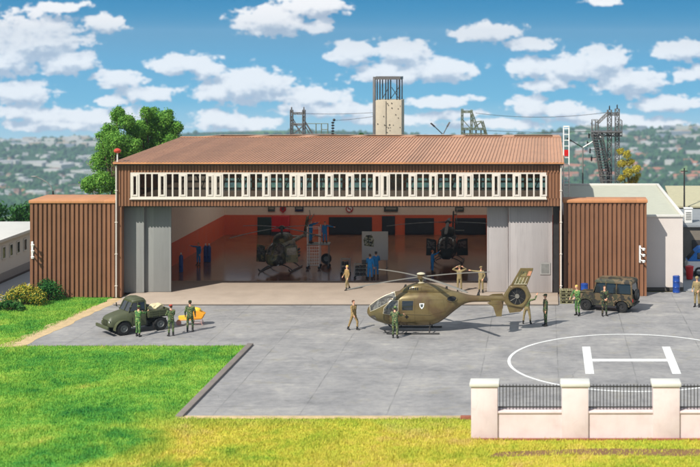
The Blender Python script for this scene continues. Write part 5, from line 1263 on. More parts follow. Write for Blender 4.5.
# ---- orange barrow
gx, gy = GP(193, 325)
BW = thing('hand_barrow', 'orange hand barrow with yellow load standing between truck and hangar threshold', 'barrow', (gx, gy, 0), R(4))
mb = MB(); mb.tube([(-1.15, -.25, .42), (-.2, -.25, .42), (.7, -.28, .5)], .035, 6); mb.tube([(-1.15, .25, .42), (-.2, .25, .42), (.7, .28, .5)], .035, 6)
for x in (-1.0, -.7, -.4): mb.tube([(x, -.25, .42), (x, .25, .42)], .025, 6)
mb.build('frame', 'orange_paint', BW)
mb = MB(); mb.prism([(-1.05, .46), (-.2, .46), (-.15, .72), (-1.1, .68)], -.24, .24, inset=(.05, .03)); mb.build('low_box', 'yellow_paint', BW)
mb = MB(); mb.prism([(-.12, .5), (.75, .5), (.95, .85), (.5, 1.08), (.05, 1.2), (-.22, .85)], -.34, .34, inset=(.08, .05)); mb.build('tray', 'orange_paint', BW)
o = bundle(None, None, 'sheet_load', (.25, 0, 1.08), (.36, .3, .2), 'yellow_paint', 8); o.parent = BW
mb = MB()
for sg in (-1, 1): mb.tube([(.1, sg*.26, .5), (.0, sg*.34, .02)], .022, 6); mb.tube([(.62, sg*.26, .5), (.78, sg*.34, .02)], .022, 6); mb.tube([(.0, sg*.33, .2), (.75, sg*.33, .2)], .018, 6)
mb.build('stand', 'pink_metal', BW)
M = T(-1.1, 0, .2) @ Matrix.Rotation(R(90), 4, 'X'); mb = MB(); mb.lathe([(.12, -.04), (.2, -.03), (.2, .03), (.12, .04)], 18, 0, M); mb.tube([(-1.1, -.2, .2), (-1.1, .2, .2)], .02, 6); mb.build('wheel', 'pink_metal', BW)
BW.scale = (.8, .8, .85)
# ================================================================== jeep
jx, jy = GP(586, 310.2); kx_, ky_ = GP(622, 312.6); hj = math.atan2(jy-ky_, jx-kx_); dj = Vector((math.cos(hj), math.sin(hj), 0)); lj = Vector((-dj.y, dj.x, 0)); wbj = math.hypot(jx-kx_, jy-ky_)
hj -= 0
oj = Vector((jx, jy, 0))-lj*.68
JP = thing('jeep', 'brown and green camouflaged off-road vehicle with canvas top and rear spare wheel', 'jeep', tuple(oj), hj)
for x in (0, -wbj):
    for sg in (1, -1): wheel(JP, x, sg*.68, .37, .24, 'steel_dark', sg)
mb = MB(); mb.box(-wbj-.7, .5, -.4, -.3, .4, .52); mb.box(-wbj-.7, .5, .3, .4, .4, .52)
for x in (0, -wbj): mb.tube([(x, -.6, .37), (x, .6, .37)], .05, 8)
mb.box(-wbj+.45, -.45, .62, .8, .38, .46, bev=.02); mb.box(-wbj+.45, -.45, -.8, -.62, .38, .46, bev=.02)
mb.build('chassis', 'truck_dark', JP)
xe = -wbj-.72
# body side profile with wheel cut-outs
def arch(cx, r_, n=9): return [(cx+r_*math.cos(PI*k/(n-1)), .42+r_*math.sin(PI*k/(n-1))*.82) for k in range(n)]
prof = [(.55, .5), (.55, 1.08), (-.45, 1.14), (-.5, 1.2), (xe, 1.2), (xe, .5)]+arch(-wbj, .46)[::-1]+arch(0, .46)[::-1]
mb = MB(); mb.prism(prof, -.78, .78, inset=(.02, .03)); mb.build('body', 'camo_jeep', JP)
mb = MB(); mb.box(-.46, .50, -.5, .5, 1.12, 1.19, bev=.03); mb.build('bonnet', 'camo_jeep', JP)
mb = MB(); mb.box(.551, .585, -.5, .5, .68, 1.02, bev=.01); g = mb.build('grille', 'truck_dark', JP)
for sg in (-1, 1):
    mb = MB(); mb.lathe([(.01, 0), (.1, 0), (.1, .03), (.02, .05)], 16, 0, T(.585, sg*.6, .88) @ Matrix.Rotation(R(90), 4, 'Y')); mb.build('headlight', 'white_metal', JP)
    mb = MB(); mb.prism(arch(0, .56)+arch(0, .47)[::-1], sg*.80-.06, sg*.80+.06); mb.build('fender', 'camo_jeep', JP)
    mb = MB(); mb.prism(arch(-wbj, .56)+arch(-wbj, .47)[::-1], sg*.80-.06, sg*.80+.06); mb.build('fender', 'camo_jeep', JP)
    mb = MB(); y = sg*.79
    for xx in (-.62, -1.35, -1.4): mb.box(xx-.008, xx+.008, y-.01, y+.01, .55, 1.19)
    d = mb.build('door', 'truck_dark', JP); MB().box(-1.3, -1.18, y-.02, y+.03, 1.02, 1.05).build('handle', 'steel_dark', d)
mb = MB(); mb.box(.60, .70, -.78, .78, .46, .6, bev=.02); mb.box(xe-.1, xe-.005, -.76, .76, .46, .58, bev=.02); mb.build('bumper', 'truck_dark', JP)
# windscreen, pillars, canvas top
mb = MB()
for sg in (-1, 1):
    mb.tube([(-.5, sg*.72, 1.2), (-.72, sg*.68, 1.92)], .035, 6); mb.tube([(-1.38, sg*.76, 1.2), (-1.38, sg*.70, 1.92)], .04, 6); mb.tube([(-2.1, sg*.76, 1.2), (-2.1, sg*.70, 1.92)], .04, 6); mb.tube([(xe+.04, sg*.74, 1.2), (xe+.1, sg*.68, 1.92)], .06, 6)
mb.tube([(-.5, -.72, 1.22), (-.5, .72, 1.22)], .03, 6); mb.build('window_pillar', 'camo_jeep', JP)
mb = MB(); mb.add([(-.51, -.7, 1.22), (-.51, .7, 1.22), (-.7, .66, 1.92), (-.7, -.66, 1.92)], [(0, 1, 2, 3)]); mb.build('windshield', 'dark_glass', JP)
for sg in (-1, 1):
    for (a, b_) in ((-.62, -1.34), (-1.42, -2.06), (-2.14, xe+.12)):
        mb = MB(); mb.add([(a, sg*.74, 1.24), (b_, sg*.74, 1.24), (b_, sg*.68, 1.88), (a-.12 if a == -.62 else a, sg*.68, 1.88)], [(0, 1, 2, 3)]); mb.build('side_window', 'dark_glass', JP)
mb = MB(); mb.add([(xe+.03, -.66, 1.24), (xe+.03, .66, 1.24), (xe+.09, .6, 1.86), (xe+.09, -.6, 1.86)], [(0, 1, 2, 3)]); mb.build('rear_window', 'dark_glass', JP)
mb = MB(); sect_body(mb, [(-.62, 1.90, 2.0, .74, .70), (-.75, 1.88, 2.12, .76, .72), (-1.5, 1.88, 2.15, .77, .73), (xe+.15, 1.88, 2.13, .77, .73), (xe+.02, 1.86, 2.02, .75, .70)])
mb.build('canvas_top', 'camo_jeep', JP)
sw = MB(); M = T(xe-.14, .1, 1.12) @ Matrix.Rotation(R(-90), 4, 'Y'); sw.lathe([(.2, -.1), (.34, -.1), (.37, -.06), (.37, .06), (.34, .1), (.2, .1), (.2, -.1)], 26, 0, M, cap=False); s_ = sw.build('spare_wheel', 'rubber', JP)
sw = MB(); sw.lathe([(.02, -.08), (.19, -.09), (.21, 0), (.19, .07), (.06, .05), (.02, .09)], 20, 0, M); sw.build('rim', 'rim_grey', s_)
for sg in (-1, 1): mb = MB(); mb.box(xe-.03, xe-.002, sg*.68-.05, sg*.68+.05, .72, .92); mb.build('tail_light', 'red_cabinet', JP)
# ---- pallets and drums
px0, py0 = GP(566.5, 303.5); py0 += .35
for k, lab in enumerate(('lowest weathered olive pallet of the stack left of the jeep', 'second pallet from the ground in the stack left of the jeep', 'third pallet from the ground in the stack left of the jeep', 'topmost olive pallet of the stack left of the jeep')):
    t = thing('pallet', lab, 'pallet', (px0+random.uniform(-.02, .02), py0, k*.235), random.uniform(-.03, .03), 'pallets stacked left of the jeep')
    for y in (-.36, 0, .36):
        mb = MB(); mb.box(-.45, .45, y-.06, y+.06, .002, .04); 
        for x in (-.4, 0, .4): mb.box(x-.06, x+.06, y-.06, y+.06, .041, .15)
        mb.build('bearer', 'olive_wood', t)
    for i in range(6): mb = MB(); mb.box(-.46+i*.158, -.46+i*.158+.13, -.43, .43, .152, .185, bev=.006); mb.build('deck_board', 'olive_wood', t)
def drum(x, y, lab):
    t = thing('drum', lab, 'drum', (x, y, 0), 0, 'blue drums by the right buildings')
    mb = MB(); mb.lathe([(.01, .01), (.24, .01), (.26, .03), (.25, .05), (.25, .38), (.265, .4), (.25, .42), (.25, .78), (.265, .8), (.25, .82), (.25, 1.12), (.26, 1.15), (.24, 1.17)], 24); mb.build('barrel', 'blue_drum', t)
    mb = MB(); mb.lathe([(.235, 1.171), (.235, 1.185), (.01, 1.19)], 20); l_ = mb.build('lid', 'blue_drum', t)
    mb = MB(); mb.lathe([(.03, 1.19), (.03, 1.22), (.01, 1.225)], 10, 0, T(.14, 0, 0)); mb.build('bung', 'steel_dark', l_)
gx, gy = GP(676.3, 292.5); drum(gx, gy, 'blue drum standing against the pale cream building wall')
drum(PX(584.5, 92.7), 92.7, 'blue drum standing behind the bonnet of the camouflaged jeep')
# ================================================================== trees and plants
def leaves(blobs, n, size, flat=.75, seed=1):
    """blobs: (x,y,z,r). Small leaf quads through each clump, densest near its skin"""
    rg = np.random.default_rng(seed); B = np.array(blobs); w = B[:, 3]**2; w = w/w.sum(); out = []
    idx = rg.choice(len(B), n, p=w); d = rg.normal(size=(n, 3)); d /= np.linalg.norm(d, axis=1)[:, None]
    rr = rg.uniform(.35, 1.0, n)**.5*np.where(rg.random(n) < .22, rg.uniform(1.0, 1.38, n), 1.0)
    lump = 1+.16*np.sin(d[:, 0]*7+idx)*np.cos(d[:, 2]*6+idx*1.7)
    c = B[idx, :3]+d*(B[idx, 3]*rr*lump)[:, None]*np.array([1, 1, .92])
    nrm_ = d+rg.normal(size=(n, 3))*.55; nrm_ /= np.linalg.norm(nrm_, axis=1)[:, None]
    t = np.cross(nrm_, rg.normal(size=(n, 3))); t /= np.linalg.norm(t, axis=1)[:, None]; b_ = np.cross(nrm_, t)
    s = size*rg.uniform(.55, 1.25, n)[:, None]
    V = np.stack([c-t*s*.5, c-b_*s*.32+t*s*.05, c+t*s*.6, c+b_*s*.32+t*s*.05], 1)
    return V.reshape(-1, 3)
def tree(name, label, base, blobs, n, size, leaf, th=.22, group=None, seed=1, cat='tree'):
    t = thing(name, label, cat, base, 0, group); bx, by, bz = base
    rs = random.Random(seed+7); nb = []
    for (x, y, z, r) in blobs:
        nb.append((x, y, z, r*.97))
        for _ in range(5):
            a = rs.uniform(0, 2*PI); e = rs.uniform(-.5, 1.2); q_ = r*rs.uniform(.5, .8); nb.append((x+math.cos(a)*math.cos(e)*q_, y+math.sin(a)*math.cos(e)*q_, z+math.sin(e)*q_, r*rs.uniform(.32, .55)))
    full = [(x-bx, y-by, z-bz, r) for x, y, z, r in nb]
    loc_b = [(x-bx, y-by, z-bz, r) for x, y, z, r in blobs]
    top = max(b[2] for b in loc_b); cx_ = sum(b[0] for b in loc_b)/len(loc_b); cy_ = sum(b[1] for b in loc_b)/len(loc_b)
    mb = MB(); hub = (cx_*.4, cy_*.4, top*.45); mb.tube([(0, 0, -.1), (cx_*.15, 0, top*.2), hub, (cx_, cy_, top*.85)], [th*1.3, th, th*.7, th*.25], 9)
    for b in loc_b: 
        k = Vector(hub).lerp(Vector(b[:3]), .5)+Vector((0, 0, -.1)); mb.tube([hub, k, b[:3]], [th*.45, th*.3, th*.12], 6)
    mb.build('trunk', 'bark', t)
    o = fast_mesh('crown', leaves(full, n, size, seed=seed), 4, leaf, t); return t
def pb_(px, py, rpx, D, dy=0): return (PX(px, D), D+dy, PZ(py, D), rpx*D/F)
rj = random.Random(3)
lb1 = [pb_(x, y, r, 114, rj.uniform(-1.2, 1.2)) for x, y, r in ((128, 122, 9), (118, 117, 8), (112, 131, 10), (106, 148, 12), (99, 164, 11), (93, 183, 8), (124, 142, 13), (121, 165, 15), (105, 182, 13), (120, 113, 7), (130, 133, 9), (126, 186, 14), (112, 158, 13), (101, 136, 5), (88, 190, 5), (134, 148, 11), (136, 170, 13))]
tree('broadleaf_tree', 'tall green broadleaf tree with a slim top behind the left annex', (PX(112, 114), 114, 0), lb1, 56000, .15, 'leaf_green', .25, 'trees behind the left annex', 5)
lb2 = [pb_(x, y, r, 117, rj.uniform(-1.2, 1.2)) for x, y, r in ((150, 117, 9), (162, 122, 10), (170, 132, 8), (157, 133, 12), (144, 130, 10), (140, 146, 12), (155, 150, 14), (172, 140, 7), (150, 113, 7), (163, 117, 8), (142, 162, 13), (158, 165, 14), (137, 128, 9), (174, 128, 8), (166, 142, 11), (152, 124, 9))]
tree('broadleaf_tree', 'round green broadleaf tree whose crown rises over the left end of the hangar roof', (PX(148, 117), 117, 0), lb2, 54000, .15, 'leaf_green', .25, 'trees behind the left annex', 9)
lb3 = [pb_(x, y, r, 120.2, rj.uniform(-.4, .4)) for x, y, r in ((621, 152, 4), (627, 155, 4.5), (630, 163, 5), (622, 164, 5), (636, 169, 5), (628, 173, 5.5), (621, 178, 4), (634, 181, 5), (628, 188, 6), (638, 176, 3), (631, 200, 7))]
tree('slender_tree', 'slender bright yellow tree beside the large lattice gantry', (PX(628, 120.2), 120.2, 0), lb3, 11000, .11, 'leaf_yellow', .1, None, 4)
for (px, py, r, D, lab) in ((361, 136, 4.5, 127.5, 'small green treetop above the roof left of the stone tower'), (438, 139, 4, 127.5, 'low green treetop at the foot of the twin-armed floodlight above the roof'), (452, 139.5, 4.6, 128.6, 'low green treetop between floodlight and middle gantry above the roof')):
    bl = [pb_(px+a*r, py+b_*r, r*.75, D) for a, b_ in ((0, 0), (-.8, .5), (.9, .6), (0, .9))]+[pb_(px, py+14, r*1.3, D)]
    tree('treetop', lab, (PX(px, D), D, 0), bl, 1100, .22, 'leaf_dark', .12, 'treetops behind the hangar', int(px), 'tree')
def bush(name, lab, px, py, wpx, hpx, D, leaf, n, size=.12, seed=1, flowers=None):
    X = PX(px, D); s = D/F; r = hpx*s*.5; bl = []; rg = random.Random(seed); w = wpx*s*.5
    for k in range(9): u = -1+2*k/8; bl.append((X+u*w*.8, D+rg.uniform(-.3, .3), r*(.5+.55*(1-u*u)*rg.uniform(.7, 1.1)), r*rg.uniform(.5, .75)))
    bl += [(X+rg.uniform(-.4, .4)*w, D+rg.uniform(-.3, .3), r*rg.uniform(.9, 1.35), r*rg.uniform(.4, .55)) for k in range(5)]
    t = thing(name, lab, 'bush', (X, D, 0)); loc_b = [(x-X, y-D, z, r_) for x, y, z, r_ in bl]
    mb = MB()
    for b in loc_b: mb.tube([(b[0]*.3, b[1]*.3, -.05), (b[0]*.7, b[1]*.7, b[2]*.6), b[:3]], [.035, .025, .01], 5)
    mb.build('stem', 'bark', t); fast_mesh('foliage', leaves(loc_b, n, size, seed=seed), 4, leaf, t)
    if flowers: fast_mesh('flowers', leaves([(x, y-.05, z+.08, r_*1.12) for x, y, z, r_ in loc_b], int(n*1.1), size, seed=seed+50), 4, flowers, t)
bush('flowering_bush', 'yellow flowering bush at the left corner of the left annex', 24, 300, 40, 23, 91.2, 'leaf_dark', 2600, .12, 3, 'leaf_yellow')
bush('green_bush', 'dark green bush between the yellow flowering bush and the left annex wall', 47, 300, 22, 26, 92.6, 'leaf_dark', 2600, .13, 4)
bush('low_shrub', 'low dark green spreading shrub in front of the yellow flowering bush', 8, 308, 36, 12, 89.3, 'leaf_hedge', 2200, .13, 6)
def hedge(lab, x0, x1, D, zt, n, leaf='leaf_hedge', seed=2):
    rg = random.Random(seed); t = thing('hedge', lab, 'hedge', ((x0+x1)/2, D, 0)); bl = []; m = int((x1-x0)/1.1)
    for k in range(m):
        x = x0+(k+.5)*(x1-x0)/m-(x0+x1)/2; h = zt*rg.uniform(.72, 1.0)
        for f_ in (.25, .6, .82): bl.append((x+rg.uniform(-.3, .3), rg.uniform(-.5, .5), h*f_, zt*.27))
    mb = MB()
    for b in bl[::3]: mb.tube([(b[0], 0, -.2), (b[0], 0, zt*.6)], [.08, .03], 5)
    mb.build('stem', 'bark', t); fast_mesh('foliage', leaves(bl, n, .36, seed=seed), 4, leaf, t)
hedge('tall dense green hedge behind the low white building', -75, -36, 127.5, 3.0, 16000)
hedge('dark green hedge beyond the grey shed roofs at the right edge', 9.5, 34, 129.0, 3.5, 12000, seed=8)
# ================================================================== lattice steelwork behind the hangar
def W(px, py, D, dy=0): return Vector((PX(px, D), D+dy, PZ(py, D)))
class Rel:
    """mesh builder that subtracts its thing's location"""
def relbuild(mb, name, mat, t):
    L = t.location; mb.v = [(a-L.x, b_-L.y, c_-L.z) for a, b_, c_ in mb.v]; return mb.build(name, mat, t)
def lattice(mb, a, b_, w, bay=.7, r=.035):
    r *= 1.35; bay *= .8
    a = Vector(a); b_ = Vector(b_); d = b_-a; L_ = d.length; d.normalize(); s = d.cross(Vector((0, 1, 0)))
    s = s.normalized() if s.length > .1 else Vector((1, 0, 0)); f = Vector((0, 1, 0)); h = w/2
    cs_ = [(-h, -h), (h, -h), (h, h), (-h, h)]
    for (u, v_) in cs_: mb.tube([a+s*u+f*v_, b_+s*u+f*v_], r, 5)
    n = max(2, int(L_/bay))
    for i in range(n):
        p0 = a+d*(L_*i/n); p1 = a+d*(L_*(i+1)/n)
        for k in range(4):
            u0, v0 = cs_[k]; u1, v1_ = cs_[(k+1) % 4]
            if i % 2: u0, v0, u1, v1_ = u1, v1_, u0, v0
            mb.tube([p0+s*u0+f*v0, p1+s*u1+f*v1_], r*.6, 4)
            mb.tube([p1+s*u0+f*v0, p1+s*u1+f*v1_], r*.6, 4)
def insul(mb, p, h=.5, r=.09):
    pr = [(.03, 0)]
    for k in range(4): pr += [(r, h*(.15+k*.2)), (.04, h*(.22+k*.2))]
    pr += [(.03, h)]; mb.lathe(pr, 10, 0, Matrix.Translation(Vector(p)))
# -- large gantry on the right
D = 121.5
G1 = thing('lattice_gantry', 'large grey lattice gantry with platform and slanting stair behind the white building', 'gantry', (PX(610, D), D, 0))
for px, yt in ((609.5, 110), (617.2, 109)):
    mb = MB(); b0 = W(px, 0, D); lattice(mb, (b0.x, D, 0), (b0.x, D, PZ(yt, D)), .36, .55, .035); relbuild(mb, 'mast', 'galv', G1)
    mb = MB(); insul(mb, (b0.x, D, PZ(yt, D)), .4, .07); relbuild(mb, 'insulator', 'steel_dark', G1)
mb = MB(); lattice(mb, W(607.5, 114, D), W(619.5, 114, D), .22, .4, .03); relbuild(mb, 'crossbeam', 'galv', G1)
mb = MB(); a = W(591, 131, D); b_ = W(622, 131, D); mb.box(a.x, b_.x, D-.9, D+.9, a.z-.09, a.z, bev=.01); lattice(mb, a-Vector((0, 0, .3)), b_-Vector((0, 0, .3)), .3, .5, .03); relbuild(mb, 'platform', 'galv', G1)
for pxs in ((592, 595.5, 598), (618.5, 621.7)):
    for dy in (-.85, .85):
        mb = MB()
        for px in pxs: a = W(px, 131, D); mb.tube([(a.x, D+dy, a.z), (a.x, D+dy, a.z+.98)], .03, 5)
        for py in (120, 125): a = W(pxs[0], py, D); c_ = W(pxs[-1], py, D); mb.tube([(a.x, D+dy, a.z), (c_.x, D+dy, c_.z)], .025, 5)
        relbuild(mb, 'railing', 'galv', G1)
mb = MB(); lattice(mb, W(596.5, 124, D), W(608.5, 112.5, D), .22, .35, .03); relbuild(mb, 'brace', 'galv', G1)
for (xa, xb) in ((594.5, 603.5), (600.5, 611)):
    mb = MB(); lattice(mb, W(xa, 133, D, -.5), W(xb, 190, D, -.5), .3, .42, .035); relbuild(mb, 'brace', 'galv', G1)
mb = MB(); s0 = W(590.5, 132, D, -1.2); s1 = W(605, 190, D, -1.2)
for dx in (0, .62): mb.tube([s0+Vector((dx, 0, 0)), s1+Vector((dx, 0, 0))], .045, 5); mb.tube([s0+Vector((dx, 0, .9)), s1+Vector((dx, 0, .9))], .025, 5)
for k in range(22): p = s0.lerp(s1, (k+.5)/22); mb.box(p.x, p.x+.62, p.y-.3, p.y+.3, p.z-.02, p.z+.02)
relbuild(mb, 'stair', 'galv', G1)
for (px, py) in ((589, 135), (587.5, 143), (590, 150), (591.5, 158)):
    mb = MB(); p = W(px, py, D); insul(mb, p-Vector((0, 0, .3)), .5, .1); mb.tube([p, W(595+(py-135)*.2, py-1, D)], .03, 5); relbuild(mb, 'insulator', 'steel_dark', G1)
mb = MB()
for k in range(5): a = W(601+k*4.4, 172, D, -1.6); mb.tube([(a.x, a.y, 0), (a.x, a.y, PZ(173-k % 2*3, D))], .035, 5)
for py in (174, 179, 184): a = W(600, py, D, -1.6); c_ = W(620, py, D, -1.6); mb.tube([a, c_], .03, 5)
relbuild(mb, 'lower_frame', 'galv', G1)
# -- left gantry above the roof
D = 128
G2 = thing('lattice_gantry', 'grey lattice gantry with two masts above the left half of the roof', 'gantry', (PX(298, D), D, 0))
for px in (291.6, 303.9):
    mb = MB(); b0 = W(px, 0, D); lattice(mb, (b0.x, D, 0), (b0.x, D, PZ(110, D)), .2, .5, .04); insul(mb, (b0.x, D, PZ(110, D)), .3, .08); relbuild(mb, 'mast', 'galv', G2)
for py, x0_, x1_ in ((113.4, 291.6, 303.9), (124.5, 291.6, 303.9), (135, 289.5, 336)):
    mb = MB(); lattice(mb, W(x0_, py, D), W(x1_, py, D), .16, .4, .03); relbuild(mb, 'crossbeam', 'galv', G2)
mb = MB(); mb.tube([W(292, 121, D), W(303, 134, D)], .06, 5); mb.tube([W(303, 126, D), W(293, 134, D)], .06, 5); mb.tube([W(296, 124, D), W(300, 134, D)], .05, 5); mb.tube([W(304, 120, D), W(314, 136, D)], .08, 5); mb.tube([W(305, 126, D), W(311, 136, D)], .05, 5); mb.tube([W(292, 117, D), W(296.5, 125, D)], .05, 5); relbuild(mb, 'brace', 'galv', G2)
mb = MB()
for px in (316, 321.4, 327.8): a = W(px, 123.5, D); mb.tube([(a.x, D, 0), a], .05, 5)
for x0_, x1_, py in ((304, 328, 123.6), (321.4, 327.8, 129.5)): mb.tube([W(x0_, py, D), W(x1_, py, D)], .035, 5)
relbuild(mb, 'rail_frame', 'green_steel', G2)
mb = MB(); a = W(332.8, 120, D); mb.tube([(a.x, D, 0), (a.x, D, a.z-1.4)], .09, 6)
for k in range(5): mb.lathe([(.05, 0), (.16, .08), (.16, .13), (.05, .2)], 12, 0, T(a.x, D, a.z-1.4+k*.26))
mb.ball((a.x+.12, D, a.z), .14); relbuild(mb, 'insulator', 'steel_dark', G2)
# -- middle gantry above the roof
G3 = thing('lattice_gantry', 'rusty green lattice gantry right of the stone tower above the roof', 'gantry', (PX(470, D), D, 0))
for px, yt in ((462.2, 109), (471.5, 110)):
    mb = MB(); b0 = W(px, 0, D); lattice(mb, (b0.x, D, 0), (b0.x, D, PZ(yt, D)), .16, .5, .03); relbuild(mb, 'mast', 'green_steel', G3)
for py, x0_, x1_ in ((111.8, 462, 471.5), (129, 462, 484), (134.5, 462, 487)):
    mb = MB(); lattice(mb, W(x0_, py, D), W(x1_, py, D), .16, .4, .03); relbuild(mb, 'crossbeam', 'green_steel', G3)
mb = MB(); lattice(mb, W(471.5, 113, D), W(477, 128, D), .2, .4, .03); lattice(mb, W(482, 121, D), W(487.3, 139, D), .2, .4, .035); mb.tube([W(475.5, 122, D), W(482, 121, D)], .05, 5); mb.tube([W(463, 120, D), W(470, 128, D)], .04, 5); mb.tube([W(474, 128, D), W(481, 122, D)], .06, 5); relbuild(mb, 'brace', 'green_steel', G3)
mb = MB()
for px in (464.5, 470, 476, 481, 485): a = W(px, 130, D); mb.tube([(a.x, D-.1, 0), a], .07, 5)
relbuild(mb, 'rail_frame', 'steel_dark', G3)
# -- tower
TW = thing('stone_tower', 'tall pale stone tower with an open steel frame on top behind the hangar', 'tower', (PX(389, D), D, 0))
simple('tower_speck', (54, 48, 42), .9)
X0, X1 = PX(376.4, D), PX(401.6, D); zt = PZ(100, D)
mb = MB(); mb.box(X0, X1, D, D+2.4, 0, zt, bev=.03); mb.box(X0-.06, X0+.9, D-.12, D+.001, 0, zt-.05, bev=.02); relbuild(mb, 'shaft', 'tower_stone', TW)
mb = MB(); rg = random.Random(12)
for k in range(60):
    x = rg.uniform(X0+.1, X1-.1); z = rg.uniform(5, zt-.2)
    if x < X0+1.0 and rg.random() < .6: continue
    s_ = rg.uniform(.025, .045); mb = MB(); yf_ = D-.121 if x < X0+.95 else D
    mb.box(x-s_, x+s_, yf_-.05, yf_-.001, z-s_, z+s_*1.4, bev=.01); relbuild(mb, 'climbing_hold', 'tower_speck', TW)
mb = MB(); mb.box(PX(372.9, D), PX(375.6, D), D-.1, D+.3, 0, PZ(78.3, D), bev=.02); relbuild(mb, 'steel_column', 'galv', TW)
mb = MB()
for px in (377.2, 379.8, 385.6, 388, 396.8, 399.6):
    for dy in (.1, 2.2): mb = MB(); a = W(px, 100, D); mb.box(a.x-.055, a.x+.055, D+dy-.05, D+dy+.05, zt, PZ(79.5, D)); relbuild(mb, 'frame_post', 'steel_dark', TW)
mb = MB()
zz2 = PZ(79.6, D)
for dy in (.0, 2.2): mb.box(PX(373, D), PX(400.6, D), D+dy, D+dy+.12, zz2, zz2+.26)
mb.box(PX(375.7, D), PX(377.5, D), D+.13, D+2.19, zz2, zz2+.26); mb.box(PX(398.5, D), PX(400.6, D), D+.13, D+2.19, zz2, zz2+.26); mb.box(PX(386, D), PX(387.5, D), D+.13, D+2.19, zz2, zz2+.2)
relbuild(mb, 'top_frame', 'galv', TW)
mb = MB()
for (a_, b2) in (((380, 99), (385, 90)), ((388.5, 99), (396.5, 88)), ((389, 88), (396, 99))): mb.tube([W(*a_, D, 2.2), W(*b2, D, 2.2)], .035, 5)
relbuild(mb, 'cross_bracing', 'steel_dark', TW)
# -- overhead wires
def wire(label, p0, p1, sag):
    p0 = Vector(p0); p1 = Vector(p1); pts = [p0.lerp(p1, k/16)-Vector((0, 0, sag*4*(k/16)*(1-k/16))) for k in range(17)]
    mb = MB(); mb.tube([p-p0 for p in pts], .02, 5); o = mb.build('overhead_wire', 'steel_dark', None, loc=tuple(p0)); tag(o, label, 'wire', 'overhead wires')
wire('upper dark wire running from the left gantry to the stone tower', W(304, 113.6, 128), W(373.4, 112.6, 128), .08)
wire('lower dark wire running from the left gantry insulator to the stone tower', W(334, 120.5, 128), W(373.4, 116.5, 128), .05)
wire('upper dark wire sagging between the middle gantry and the large right gantry', W(475.5, 113, 128), W(608.5, 112.2, 121.5), .42)
wire('lower dark wire between the middle gantry and the large right gantry', W(486, 130.5, 128), W(593, 131.3, 121.5), .12)
# -- lamps
def twin(px, ytop, D, label, arms, mat='steel_grey'):
    t = thing('twin_floodlight', label, 'floodlight', (PX(px, D), D, 0), 0, 'twin-armed floodlights'); z = PZ(ytop, D)
    mb = MB(); mb.tube([(0, 0, 0), (0, 0, z)], [.09, .06], 8); mb.build('pole', mat, t)
    for (dx, dz, m_) in arms:
        mb = MB(); e = Vector((dx*D/F, 0, dz*D/F)); mb.tube([(0, 0, z-.05), Vector((0, 0, z))+e], .05, 6); ar = mb.build('arm', m_, t)
        mb = MB(); dd = e.normalized(); p = Vector((0, 0, z))+e; M = Matrix.Translation(p) @ dd.to_track_quat('X', 'Z').to_matrix().to_4x4(); mb.box(-.1, .42, -.14, .14, -.07, .07, 0, M, bev=.03); mb.build('lamp_head', m_, ar)
twin(443, 134, 127, 'twin-armed floodlight poking above the roof right of the stone tower', [(-9, 8, 'steel_dark'), (4.5, 8, 'galv')], 'white_metal')
twin(582.8, 147, 120.5, 'twin-armed floodlight with one white arm left of the large lattice gantry', [(-12, 6.5, 'steel_dark'), (14, 8, 'white_metal')])
D = 110; SL = thing('street_lamp', 'slim grey street lamp with a curved arm behind the left annex roof', 'street lamp', (PX(53, D), D, 0))
mb = MB(); pts = [(0, 0, 0), (0, 0, PZ(191, D))]; mb.tube(pts, [.09, .07], 8); mb.build('pole', 'steel_dark', SL)
mb = MB(); pts = [tuple(W(x, y, D)-SL.location) for x, y in ((53, 192), (51.5, 187), (47.5, 182.5), (42, 179.2), (37, 177.3))]; mb.tube(pts, .045, 7); mb.build('arm', 'steel_grey', SL)
mb = MB(); p = W(34.5, 176.4, D)-SL.location; mb.ball(p, (.32, .11, .06), 0, 2, None); mb.build('lamp_head', 'steel_grey', SL)
# -- beacon on the roof corner
D = 93.85; bx = PX(117.4, D); BC = thing('warning_beacon', 'small red round beacon on a white post at the left roof corner', 'beacon', (bx, D, 9.4))
mb = MB(); mb.tube([(0, 0, -.05), (0, 0, .62)], .05, 8); mb.build('post', 'white_metal', BC)
mb = MB(); mb.lathe([(.04, .6), (.2, .66), (.25, .74), (.25, .8), (.17, .9), (.05, .95)], 18); mb.build('lamp', 'beacon_red', BC)
# -- roof ladder
LD_ = thing('roof_ladder', 'tall white ladder frame at the right end of the hangar roof', 'ladder', (1.66, 98, 5.3)); D = 98
x0_, x1_ = PX(563.6, D)-1.66, PX(569, D)-1.66; ztop = PZ(127, D)-5.3
for x in (x0_, x1_):
    mb = MB(); mb.box(x-.04, x+.04, -.05, .05, 0, ztop, bev=.01); LD_r = mb.build('rail', 'white_metal', LD_)
k = .25
while k < ztop: mb = MB(); mb.box(x0_+.041, x1_-.041, -.025, .025, k, k+.05); mb.build('rung', 'white_metal', LD_); k += .42
mb = MB(); mb.box(x0_-.03, x1_+.03, -.08, .08, ztop+.001, ztop+.09); mb.build('top_bar', 'white_metal', LD_)
mb = MB(); mb.box(x0_+.05, x1_-.05, -.06, -.03, ztop-2.1, ztop-1.65); mb.build('red_plate', 'red_cabinet', LD_)
